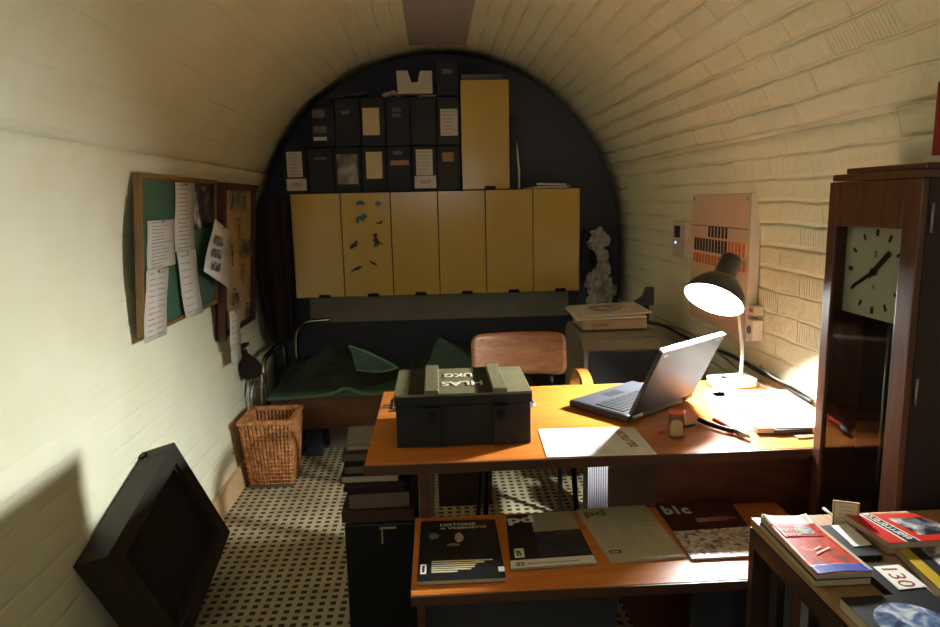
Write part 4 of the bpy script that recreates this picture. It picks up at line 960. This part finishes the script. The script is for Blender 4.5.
MB(RF).box(u1+.003, u1+.026, rp(756, 345, XR)[1], zt_r+.002, -.028, .012).build('duct', M['rackwhite'], t, bevel=.003)
s0 = rp(757, 307, XR); s1 = rp(764, 319, XR)
t = thing('light_switch', 'small white switch with red rocker right of the cable duct', 'switch', (XR, -s0[0], s1[1]))
MB(RF).box(u1+.029, u1+.075, s1[1], s0[1], -.03, .006).build('switch_plate', M['rackwhite'], t, bevel=.002)
MB(RF).box(u1+.041, u1+.062, s1[1]+.012, s0[1]-.012, .0065, .010).build('rocker', M['redplastic'], t)
s2 = rp(757, 321, XR); s3 = rp(764, 345, XR)
t = thing('wall_socket', 'white wall socket directly below the red switch', 'socket', (XR, -s0[0], s3[1]))
MB(RF).box(u1+.029, u1+.078, s3[1], s2[1], -.03, .012).build('socket_body', M['lampwhite'], t, bevel=.003)
MB(RF @ Matrix.Translation((u1+.053, (s2[1]+s3[1])/2, .0125))).lathe([(.0, 0), (.016, 0), (.016, .002), (.012, .0005), (0, .0005)], 16, caps=False).build('socket_face', M['greylabel'], t)
a = rp(677, 221, XR); c_ = rp(690, 259, XR)
t = thing('thermostat', 'small white control box with dark display and blue light, left of salmon board', 'thermostat', (XR, -(a[0]+c_[0])/2, c_[1]))
MB(RF).box(a[0], c_[0]-.02, c_[1], a[1], -.03, .02).build('housing', M['rackwhite'], t, bevel=.004)
MB(RF).box(a[0]+.03, a[0]+.10, a[1]-.075, a[1]-.02, .0205, .022).build('display', M['slot'], t)
MB(RF).ball((a[0]+.045, a[1]-.10, .0205), .006, .006, .003, 8, 6).build('status_light', emit('blue_led', '#7f9cff', 6), t)

# ------------------------------------------------------------------ clock case
KX, KY0, KY1, KZ0, KZ1 = 1.0, 1.345, 1.672, .0, 1.462
t = thing('pendulum_clock', 'tall dark wooden clock case with glazed door on right wall', 'clock', (1.09, 1.51, 0))
MB().box(KX+.10, 1.195, KY0+.02, KY1-.005, .0, KZ1-.02).build('back_board', M['clockdark'], t)
MB().box(KX+.012, 1.1, KY1-.02, KY1, 0, KZ1-.005).build('left_side', M['clockwood'], t)
MB().box(KX+.012, 1.195, KY0, KY0+.019, 0, KZ1-.005).build('right_side', M['clockdark'], t)
MB().box(KX-.004, 1.195, KY0-.004, KY1-.01, KZ1-.004, KZ1+.012).build('crest', M['clockwood'], t, bevel=.002)
MB().box(KX+.008, 1.195, KY0+.01, KY1-.045, KZ1+.0125, KZ1+.026).build('crest_cap', M['clockwood'], t, bevel=.003)
MB().box(KX+.012, 1.10, KY0+.019, KY1-.02, KZ1-.11, KZ1-.006).build('top_block', M['clockwood'], t)
dr = MB(); sw_ = .034
dr.box(KX-.004, KX+.0115, KY0, KY0+.052, .02, KZ1-.006).box(KX-.004, KX+.0115, KY1-sw_, KY1, .02, KZ1-.006)
dr.box(KX-.004, KX+.0115, KY0+.052, KY1-sw_, KZ1-.112, KZ1-.006).box(KX-.004, KX+.0115, KY0+.052, KY1-sw_, .02, .50)
door = dr.build('door_frame', M['clockwood'], t, bevel=.002)
gl = MB().box(KX+.003, KX+.006, KY0+.053, KY1-sw_-.001, .502, KZ1-.113).build('glass_pane', M['glass'], door)
KF = frame((KX+.035, 0, 0), (0, -1, 0), (0, 0, 1), (-1, 0, 0))
zd1, zd0 = KZ1-.115, A(870, 322, x=KX).z
yc = A(873, 272, x=KX+.03).y; zc_ = A(873, 272, x=KX+.03).z
dl = MB(KF).box(-(KY1-.024), -(KY0+.024), zd0, zd1, -.003, 0).build('dial', M['dial'], t)
tk = MB()
R_ = .100
for i in range(12):
    a = i*PI/6; tk.at(KF @ Matrix.Translation((-yc, zc_, .0)) @ Matrix.Rotation(-a, 4, 'Z')); w2 = .0035 if i % 3 else .005
    tk.box(-w2, w2, R_*.84, R_, .0002, .0015)
tk.at(KF).glyphs(2, -yc-.005, zc_+.035, .010, .014, .0008); tk.glyphs(2, -yc-.004, zc_-.04, .008, .008, .0008)
tk.build('hour_marks', M['darkink'], dl)
def hand(a, L, w2, back=.02):
    return MB(KF @ Matrix.Translation((-yc, zc_, .004)) @ Matrix.Rotation(-a, 4, 'Z')).prism([(-w2*.6, -back), (w2*.6, -back), (w2, L*.3), (w2*.8, L), (-w2*.8, L), (-w2, L*.3)], 0, .002)
hand(math.radians(47), .072, .007).build('hour_hand', M['black'], dl); hand(math.radians(240), .088, .0045).build('minute_hand', M['black'], dl)
MB(KF @ Matrix.Translation((-yc, zc_, .0))).lathe([(.009, 0), (.009, .008), (.0, .009)], 12, caps=False).build('hand_boss', M['black'], dl)
pr = MB(); pr.tube([(KX+.06, 1.50, zd0-.02), (KX+.06, 1.50, .62)], .003, 6); pr.at(frame((KX+.055, 1.50, .58), (0, 1, 0), (0, 0, 1))).lathe([(.0, 0), (.045, .002), (.05, .008), (.045, .014), (0, .016)], 24, caps=False)
pr.build('pendulum', M['steel'], t)
for zz in (A(933, 218, y=KY0).z, A(918, 392, y=KY0).z): MB().tube([(KX+.02, KY0-.003, zz-.03), (KX+.02, KY0-.003, zz+.03)], .003, 8).build('hinge', M['steel'], t)
# red box with white slab on top of the clock
pr_ = A(931, 165, y=1.38)
tag(MB().box(KX+.04, 1.12, 1.35, 1.40, KZ1+.0265, KZ1+.040).build('white_slab', M['rackwhite']), 'pale slab lying on the near end of clock top', 'slab')
tag(MB().box(KX+.045, 1.10, 1.353, 1.395, KZ1+.0405, KZ1+.19).build('red_box', pm('dark_red_card', '#8c1a20', .6), bevel=.003), 'dark red box standing on the pale slab above the clock', 'box')

# ------------------------------------------------------------------ bench with magazines
BX0, BX1, BY0, BY1, BZ = -.078, .94, 1.372, 1.745, .57
t = thing('low_bench', 'low wooden bench in front of the desk carrying magazines', 'bench', (.4, 1.57, 0))
MB().box(BX0, BX1, BY0, BY1, BZ-.022, BZ).build('bench_top', M['desk'], t, bevel=.0015)
MB().box(BX0, BX1, BY0-.005, BY0-.0005, BZ-.024, BZ-.0015).build('edge_band', M['deskedge'], t)
for xx in (BX0+.012, BX1-.03): MB().box(xx, xx+.018, BY0+.02, BY1-.02, 0, BZ-.023).build('end_panel', M['deskedge'], t)
MB().box(BX0+.031, .40, BY0+.05, BY0+.068, .1, BZ-.024).build('drawer_front', M['printerdark'], t)
MB().box(.58, .90, BY0+.05, BY0+.068, .1, BZ-.045).build('drawer_front', M['printerdark'], t)
MB().box(BX0+.031, BX1-.031, BY0+.02, BY1-.03, .06, .078).build('lower_shelf', M['deskedge'], t)

def mag(name, label, cat, c4, z, th, coverm, group=None):
    """closed magazine from its four plan corners (near-left, near-right, far-right, far-left)"""
    q = [V((x, y, 0)) for x, y in c4]; o0 = q[0]; t = thing(name, label, cat, (o0.x, o0.y, z), 0, group)
    ins = lambda k: [q[i]+(sum(q, V())/4-q[i])*k for i in range(4)]
    b = MB().hexa([(p.x, p.y, z+.0008) for p in ins(.006)], [(p.x, p.y, z+th-.0012) for p in ins(.006)]).build('pages', M['pages'], t)
    MB().hexa([(p.x, p.y, z) for p in q], [(p.x, p.y, z+.0008) for p in q]).hexa([(p.x, p.y, z+th-.0012) for p in q], [(p.x, p.y, z+th) for p in q]).build('cover', M[coverm], t)
    def QQ(f, g): return q[0].lerp(q[1], f).lerp(q[3].lerp(q[2], f), g)
    zt = z+th
    def dec(nm, f0, f1, g0, g1, mt, lift=.0003):
        p = [QQ(f0, g0), QQ(f1, g0), QQ(f1, g1), QQ(f0, g1)]
        return MB().hexa([(a.x, a.y, zt) for a in p], [(a.x, a.y, zt+lift) for a in p]).build(nm, M[mt], t)
    u = (q[1]-q[0]); v_ = (q[3]-q[0]); W2, H2 = u.length, v_.length
    def txt(nm, s, f, g, w, h, mt, lift=.0004):
        p = QQ(f, g); F = frame((p.x, p.y, zt+lift), u, v_)
        return MB(F).text(s, 0, 0, w*W2, h*H2, .0003, bold=.035 if h > .1 else .015).build(nm, M[mt], t)
    return t, dec, txt, QQ, zt
def c4(p): return [(A(x, y, z=BZ+.006).x, A(x, y, z=BZ+.006).y) for x, y in p]
g_ = 'magazines laid out along the low bench'
t, dec, txt, QQ, zt = mag('magazine', 'dark magazine headed HISTORIE A VOJENSTVI at left end of bench', 'magazine', [xy(417, 582, BZ+.01), xy(506, 578, BZ+.01), xy(495, 520, BZ+.01), xy(421, 522, BZ+.01)], BZ+.0008, .011, 'darkcover', g_)
dec('cover_photo', .06, .94, .2, .78, 'mags1'); txt('title', 'HISTORIE', .26, .885, .46, .05, 'cream'); txt('title', 'A VOJENSTVÍ', .26, .82, .60, .05, 'cream')
def oval(nm, f, g, a, b2, mt):
    e = [QQ(f+a*math.cos(i*PI/8)*(1+.12*math.sin(i*2.3)), g+b2*math.sin(i*PI/8)*(1+.1*math.cos(i*1.7))) for i in range(16)]; MB().prism([(p.x, p.y) for p in e], zt, zt+.0006).build(nm, M[mt], t)
oval('portrait_face', .50, .67, .055, .085, 'photo'); oval('portrait_hand', .42, .54, .08, .03, 'photo'); oval('emblem', .18, .71, .06, .06, 'greylabel')
for i in range(6): dec('text_line', .16, .16+(.72, .62, .52, .5, .46, .3)[i], .27-i*.032, .288-i*.032, 'cream', .0006)
dec('barcode_box', .03, .10, .10, .24, 'white', .0005); dec('barcode', .05, .08, .12, .22, 'darkink', .0008); dec('folded_corner', .93, 1.0, .09, .16, 'white', .0006)
t, dec, txt, QQ, zt = mag('magazine', 'black magazine headed pd with tan sky photo and number 03', 'magazine', c4([(511, 569), (597, 563), (571, 511), (506, 516)]), BZ+.0008, .006, 'darkcover', g_)
dec('cover_photo', .36, 1, .15, .62, 'mags2'); dec('sky', .36, 1, .62, 1, 'magsky'); dec('bottom_band', 0, 1, .0, .13, 'paper'); txt('title', 'pd', .03, .78, .34, .19, 'paper', .0007)
dec('corner_box', .06, .18, .17, .33, 'paper', .0005); txt('box_mark', 'B', .09, .2, .06, .09, 'darkink', .0009); txt('number', '03', .07, .03, .09, .06, 'darkink', .0008); dec('fine_print', .2, .8, .05, .065, 'ink', .0006)
t, dec, txt, QQ, zt = mag('magazine', 'greyish cream magazine headed pd in olive green letters', 'magazine', c4([(611, 562), (686, 556), (645, 505), (576, 510)]), BZ+.0008, .006, 'magcream', g_)
txt('title', 'pd', .06, .80, .32, .16, 'olivegreen'); 
for r_ in range(11):
    for c_ in range(3):
        if random.random() < .25: continue
        dec('text_line', .08+c_*.3, .08+c_*.3+random.uniform(.12, .24), .70-r_*.045, .71-r_*.045, 'ink')
dec('stamp', .06, .22, .13, .18, 'darkink'); dec('stamp_text', .08, .19, .145, .155, 'cream', .0007)
t, dec, txt, QQ, zt = mag('magazine', 'dark red magazine headed blc with crowd photo, right end of bench', 'magazine', c4([(692, 559), (770, 555), (728, 499), (654, 505)]), BZ+.0008, .006, 'mags4', g_)
dec('crowd_photo', 0, 1, 0, .46, 'mags5'); txt('title', 'b1c', .06, .78, .38, .17, 'paper', .0007); [dec('text_line', .4, f_, g_2, g_2+.012, 'pink', .0006) for f_, g_2 in ((.85, .66), (.92, .63), (.8, .60))]

# books stack + black case left of bench
t = thing('black_case', 'black upright case standing under the left end of the desk', 'case', (-.17, 2.05, 0))
MB().box(-.292, -.088, 1.86, 2.30, 0, .50).build('case_body', M['black'], t, bevel=.006)
MB().box(-.19, -.14, 1.853, 1.8595, .485, .492).build('latch', M['chrome'], t); MB().box(-.185, -.18, 1.852, 1.859, .44, .484).build('strap', M['steel'], t)
def book(label, x0, x1, y0, y1, z0, z1, cov, pg='darkpages', a=0, g='books stacked on the black case', name='book'):
    cx_, cy2 = (x0+x1)/2, (y0+y1)/2; F = flat(cx_, cy2, z0, a); w2, h2 = (x1-x0)/2, (y1-y0)/2; th = z1-z0
    t = thing(name, label, 'book', (cx_, cy2, z0), a, g)
    MB(F).box(-w2, w2, -h2, h2, 0, .002).box(-w2, w2, -h2, h2, th-.002, th-.0003).box(-w2, -w2+.002, -h2, h2, .002, th-.002).build('cover', M[cov], t)
    MB(F).box(-w2+.0025, w2-.004, -h2+.004, h2-.004, .0022, th-.0022).build('pages', M[pg], t); return t
zb_ = .501
book('dark brown thick book at the bottom of stack on black case', -.30, -.085, 1.87, 2.12, zb_, zb_+.035, 'deskedge', 'shelfdark')
book('maroon book with pale page edges, second from bottom on the case', -.285, -.10, 1.88, 2.12, zb_+.036, zb_+.086, 'curtain', 'darkpages', .03)
book('thin maroon book under the pale paged book in the stack', -.292, -.11, 1.89, 2.1, zb_+.087, zb_+.1, 'curtain', 'curtain', -.02)
book('pale paged paperback in the middle of the floor stack', -.305, -.13, 1.92, 2.14, zb_+.101, zb_+.125, 'darkcover', 'pages', .0)
book('dark paperback above the pale paged one', -.30, -.14, 1.93, 2.15, zb_+.126, zb_+.152, 'darkcover', 'darkpages', .04)
book('dark hardback second from the top of the case stack', -.30, -.13, 1.96, 2.15, zb_+.153, zb_+.178, 'shelfdark', 'darkpages', -.03)
book('grey green notebook topmost on the book stack', -.30, -.15, 1.99, 2.17, zb_+.179, zb_+.196, 'greycloth', 'pages', .08)

# ------------------------------------------------------------------ near bookcase at right
SX0, SX1, SY0, SY1, SZ = .655, 1.19, .55, 1.312, .75
t = thing('bookcase', 'low dark bookcase at the right with books on its tan top', 'bookcase', (.9, .93, 0))
MB().box(SX0, SX1, SY0, SY1, SZ-.02, SZ).build('top', M['shelftop'], t, bevel=.002)
MB().box(SX0-.001, SX0+.02, SY0, SY1-.021, SZ-.06, SZ-.021).build('top_rail', M['shelfdark'], t)
MB().box(SX0, SX1, SY1-.02, SY1, 0, SZ-.021).build('end_panel', M['shelfdark'], t)
MB().box(SX0, SX1, SY0, SY0+.02, 0, SZ-.021).build('end_panel', M['shelfdark'], t)
MB().box(SX1-.012, SX1, SY0+.02, SY1-.02, 0, SZ-.021).build('back_panel', M['shelfdark'], t)
for z_ in (.05, .40): MB().box(SX0+.01, SX1-.013, SY0+.021, SY1-.021, z_, z_+.018).build('shelf', M['shelfdark'], t)
yy = SY1-.03; cs = ['curtain', 'darkcover', 'navy', 'deskedge', 'greylabel', 'darkcover', 'cratedark', 'curtain', 'darkcover', 'navy', 'paper', 'darkcover']
nm_ = ['maroon', 'black', 'navy', 'dark brown', 'grey', 'tall black', 'olive', 'small maroon', 'thin black', 'small navy', 'white', 'last black']
k_ = 0
while yy > 1.0 and k_ < 12:
    w3 = random.uniform(.018, .034); hh = random.uniform(.2, .265); t = thing('shelved_book', nm_[k_]+' spined book in the bookcase, %s from its far end' % ('first second third fourth fifth sixth seventh eighth ninth tenth eleventh twelfth'.split()[k_]), 'book', (SX0+.1, yy-w3/2, .419), 0, 'books standing in the bookcase')
    MB().box(SX0+.035, SX0+.038, yy-w3, yy, .419, .419+hh).box(SX0+.038, SX0+.2, yy-w3, yy-w3+.002, .419, .419+hh).box(SX0+.038, SX0+.2, yy-.002, yy, .419, .419+hh).build('cover', M[cs[k_]], t)
    MB().box(SX0+.0385, SX0+.197, yy-w3+.0022, yy-.0022, .421, .417+hh).build('pages', M['pages'], t)
    yy -= w3+.002; k_ += 1

z9 = SZ+.001
# red/blue magazine, curling
def zxy(px, py, z): p = A(px, py, z=z); return (p.x, p.y)
for k2, (lb, cv) in enumerate((('grey magazine lowest under the red vehicle magazine', 'darkcover'), ('brown edged magazine between grey one and the red vehicle magazine', 'pages'))):
    q = [zxy(816, 572, SZ+.03), zxy(872, 569, SZ+.03), zxy(806, 515, SZ+.03), zxy(760, 515, SZ+.03)]
    q = [(x+.002*k2, y) for x, y in q]
    mag('magazine', lb, 'magazine', q, z9+k2*.0145, .0135, cv, 'magazines stacked on the bookcase')
zz0 = z9+.030
q = [V((*zxy(816, 571, SZ+.045), 0)), V((*zxy(872, 568, SZ+.045), 0)), V((*zxy(806, 514, SZ+.045), 0)), V((*zxy(762, 514, SZ+.045), 0))]
t = thing('magazine', 'red magazine with vehicle picture and blue lower band, curling at the corners', 'magazine', (q[0].x, q[0].y, zz0), 0, 'magazines stacked on the bookcase')
def surf(f, g, dz=0):
    p = q[0].lerp(q[1], f).lerp(q[3].lerp(q[2], f), g); z = zz0+.006+.008*(g > .8)*(g-.8)/.2*(abs(f-.5)*2)**2+.003*math.sin(f*PI)*(1-g); return V((p.x, p.y, z+dz))
def patch(nm, f0, f1, g0, g1, mt, dz, th=.0008, n=12):
    vs = []; 
    for s_ in (0, th):
        for j in range(n+1):
            for i in range(n+1): vs.append(surf(f0+(f1-f0)*i/n, g0+(g1-g0)*j/n, dz+s_))
    k = (n+1)**2; Q = [(j*(n+1)+i, j*(n+1)+i+1, (j+1)*(n+1)+i+1, (j+1)*(n+1)+i) for j in range(n) for i in range(n)]
    e = [i for i in range(n)]+[j*(n+1)+n for j in range(n)]+[n*(n+1)+n-i for i in range(n)]+[(n-j)*(n+1) for j in range(n)]
    return MB().add(vs, [f[::-1] for f in Q]+[tuple(k+i for i in f) for f in Q]+[(e[i], e[(i+1) % len(e)], k+e[(i+1) % len(e)], k+e[i]) for i in range(len(e))], 0, True).build(nm, M[mt], t)
patch('pages', .003, .997, .003, .997, 'pages', -.006, .0055); cv = patch('cover', 0, 1, 0, 1, 'magred', 0)
patch('top_band', 0, 1, .84, 1, 'white', .001, .0003); patch('red_field', .08, .9, .60, .84, 'red', .001, .0003); patch('blue_band', .02, 1, 0, .13, 'blue', .001, .0003)
# round emblem and lettering
e = MB(); cc = surf(.62, .76, .0016); e.add([tuple(cc)]+[tuple(surf(.62+.2*math.cos(a*PI/10), .74+.1*math.sin(a*PI/10), .0018)) for a in range(20)], [(0, 1+i, 1+(i+1) % 20) for i in range(20)]); e.build('round_picture', M['bw'], cv)
F = frame(surf(.12, .70, .0022), q[1]-q[0], q[3]-q[0]); MB(F).glyphs(7, 0, 0, .05, .010).glyphs(6, 0, -.016, .035, .008).build('title', M['white'], cv)
F = frame(surf(.35, .30, .0022), q[1]-q[0], q[3]-q[0]); MB(F @ Matrix.Rotation(.5, 4, 'Z')).box(.0, .04, -.003, .0, 0, .0003).box(.01, .03, .008, .011, 0, .0003).build('vehicle_stripe', M['white'], cv)

# globe magazine
q5 = [zxy(880, 660, SZ+.02), zxy(945, 655, SZ+.02), zxy(878, 585, SZ+.02), zxy(822, 588, SZ+.02)]
t, dec, txt, QQ, zt = mag('magazine', 'dark magazine with blue white globe picture at the near edge', 'magazine', [(.650, .74), (.785, .74), (.785, .985), (.650, .985)], z9, .02, 'darkcover', 'magazines stacked on the bookcase')
cx5, cy5, r5 = .728, .905, .075
e = MB(Matrix.Translation((cx5-.005, cy5, zt))); e.lathe([(.0, .0), (.058, .0), (.058, .0004), (.0, .0006)], 30, caps=False, smooth=False); e.build('globe_picture', M['earth'], t)

# red book, yellow edged book, black books, tags
def hbook(name, label, p4, z, th, cov, pg, group, grey=None):
    return mag(name, label, 'book', p4, z, th, cov, group)
g2 = 'books lying on the bookcase top'
Y4 = [zxy(941, 590, SZ+.016), zxy(1030, 585, SZ+.016), zxy(968, 541, SZ+.016), zxy(893, 545, SZ+.016)]
t, dec, txt, QQ, zt = mag('book', 'black covered book with yellow stripe, partly under the red book', 'book', Y4, z9, .014, 'darkcover', g2)
dec('yellow_stripe', 0, .15, 0, 1, 'yellowcover'); dec('cover_photo', .3, .98, .35, .96, 'bw')
t, dec, txt, QQ, zt = mag('book', 'grey edged thick book directly beneath the red one', 'book', [(.838, 1.142), (.985, 1.135), (.99, 1.235), (.838, 1.238)], z9, .014, 'darkcover', g2)
RZ = z9+.0275
t, dec, txt, QQ, zt = mag('book', 'red book with black and white photo on the cover', 'book', [zxy(889, 543, RZ), zxy(975, 538, RZ), zxy(913, 513, RZ), zxy(846, 515, RZ)], z9+.0148, .0128, 'red', g2)
dec('photo', .48, .98, .2, .82, 'bw'); dec('dark_band', .22, .36, 0, 1, 'darkcover'); dec('white_line', .20, .22, 0, 1, 'white'); dec('white_line', .36, .375, 0, 1, 'white')
p = QQ(.34, .1); F = frame((p.x, p.y, zt+.0004), QQ(.34, .9)-p, QQ(.1, .1)-p); MB(F).glyphs(12, 0, .001, .11, .012).build('title', M['white'], t)
def tagp(name, label, pts, z, txt_=None):
    q = [A(x, y, z=z) for x, y in pts]; t = thing(name, label, 'price tag', (q[0].x, q[0].y, z), 0, None)
    MB().hexa([(p.x, p.y, z) for p in q], [(p.x, p.y, z+.001) for p in q]).build('card', M['white'], t)
    if txt_:
        p0_ = q[0].lerp(q[3], .15).lerp(q[1], .2); F = frame((q[3].x, q[3].y, z+.0011), q[0]-q[3], q[2]-q[3] if False else q[2]-q[3])
        u = q[0]-q[3]; v_ = q[2]-q[3]; F = frame((q[3]+u*.12+v_*.2).to_tuple()[:2]+(z+.0011,), u, v_)
        MB(F).text(txt_, 0, 0, u.length*.8, v_.length*.55, .0003).build('number', M['redink'], t)
zt1 = z9+.016
# order: near-left, near-right, far-right, far-left
tag(MB().hexa([(.748, .93, z9), (.815, .93, z9), (.815, 1.09, z9), (.748, 1.09, z9)], [(.748, .93, z9+.014), (.815, .93, z9+.014), (.815, 1.09, z9+.014), (.748, 1.09, z9+.014)]).build('black_booklet', M['darkcover']), 'black booklet lying under the 130 price tag', 'booklet')
tag(MB().hexa([(.752, 1.12, z9), (.815, 1.12, z9), (.822, 1.24, z9), (.76, 1.24, z9)], [(.752, 1.12, z9+.012), (.815, 1.12, z9+.012), (.822, 1.24, z9+.012), (.76, 1.24, z9+.012)]).build('black_booklet', M['darkcover']), 'black booklet lying under the blank white slip', 'booklet')
tagp('price_tag', 'white price tag with handwritten red 130', [(899, 590), (927, 587), (899, 565), (873, 567)], z9+.0145, '130')
tagp('price_tag', 'blank white slip between the red magazine and red book', [(854, 547), (872, 545), (847, 524), (831, 526)], z9+.0125)
tagp('price_tag', 'white slip at the bottom right corner of the bookcase', [(940, 640), (960, 635), (946, 617), (927, 620)], z9+.0005)
# framed card standing at the back edge, thin white stick
p = A(846, 522, z=SZ); 
t = thing('framed_card', 'small cream card in a pale frame standing behind the red book', 'card', (p.x, 1.27, SZ+.001))
w4 = .030
F4 = frame((.807, 1.262, SZ+.001), (1, -.45, 0), (0, .12, 1)); MB(F4).box(-.0, .042, 0, .05, 0, .003).build('card', M['cream'], t); MB(F4).box(-.003, 0, 0, .053, -.001, .004).box(.042, .045, 0, .053, -.001, .004).box(0, .042, .05, .053, -.001, .004).build('frame', M['tan'], t)
b = MB(F4)
for i in range(5): b.box(.006, .036-.004*(i % 2), .01+i*.008, .0112+i*.008, .003, .0034)
b.build('writing', M['ink'], t)
tag(MB().tube([tuple(A(823, 508, z=SZ+.02)), tuple(A(842, 523, z=SZ+.006))], .0028, 8).build('white_stick', M['white']), 'thin white stick leaning on the back edge of the bookcase', 'stick')

# ------------------------------------------------------------------ light
nt = M['bulb'].node_tree; nt.nodes['Principled BSDF'].inputs['Emission Strength'].default_value = 2750
W = bpy.data.worlds.new('world'); scn.world = W; W.use_nodes = True; W.node_tree.nodes['Background'].inputs[0].default_value = (0, 0, 0, 1)
# unseen cool fill light added behind the camera for weak ambient light
l = bpy.data.lights.new('ambient_fill', 'AREA'); l.shape = 'RECTANGLE'; l.size = 1.2; l.size_y = .5; l.energy = 6; l.color = (.9, .92, 1)
lo = bpy.data.objects.new('ambient_fill', l); COL.objects.link(lo); lo.location = (0, -1.4, 1.7); lo.rotation_euler = (math.radians(80), 0, 0)

cam = bpy.data.cameras.new('camera'); co = bpy.data.objects.new('camera', cam); COL.objects.link(co)
cam.sensor_width = 36; cam.lens = FPX/940*36; cam.clip_start = .02
mw = Matrix((( CR.x, CU.x, -CF.x, CO.x), (CR.y, CU.y, -CF.y, CO.y), (CR.z, CU.z, -CF.z, CO.z), (0, 0, 0, 1))); co.matrix_world = mw
scn.camera = co
scn.view_settings.view_transform = 'Standard'; scn.view_settings.look = 'None'; scn.view_settings.exposure = 0; scn.view_settings.gamma = 1; scn.view_settings.use_curve_mapping = False
scn.cycles.use_denoising = True
scn.cycles.max_bounces = 12; scn.cycles.diffuse_bounces = 8; scn.cycles.transmission_bounces = 8; scn.cycles.sample_clamp_indirect = 8
scn.cycles.caustics_reflective = False; scn.cycles.caustics_refractive = False
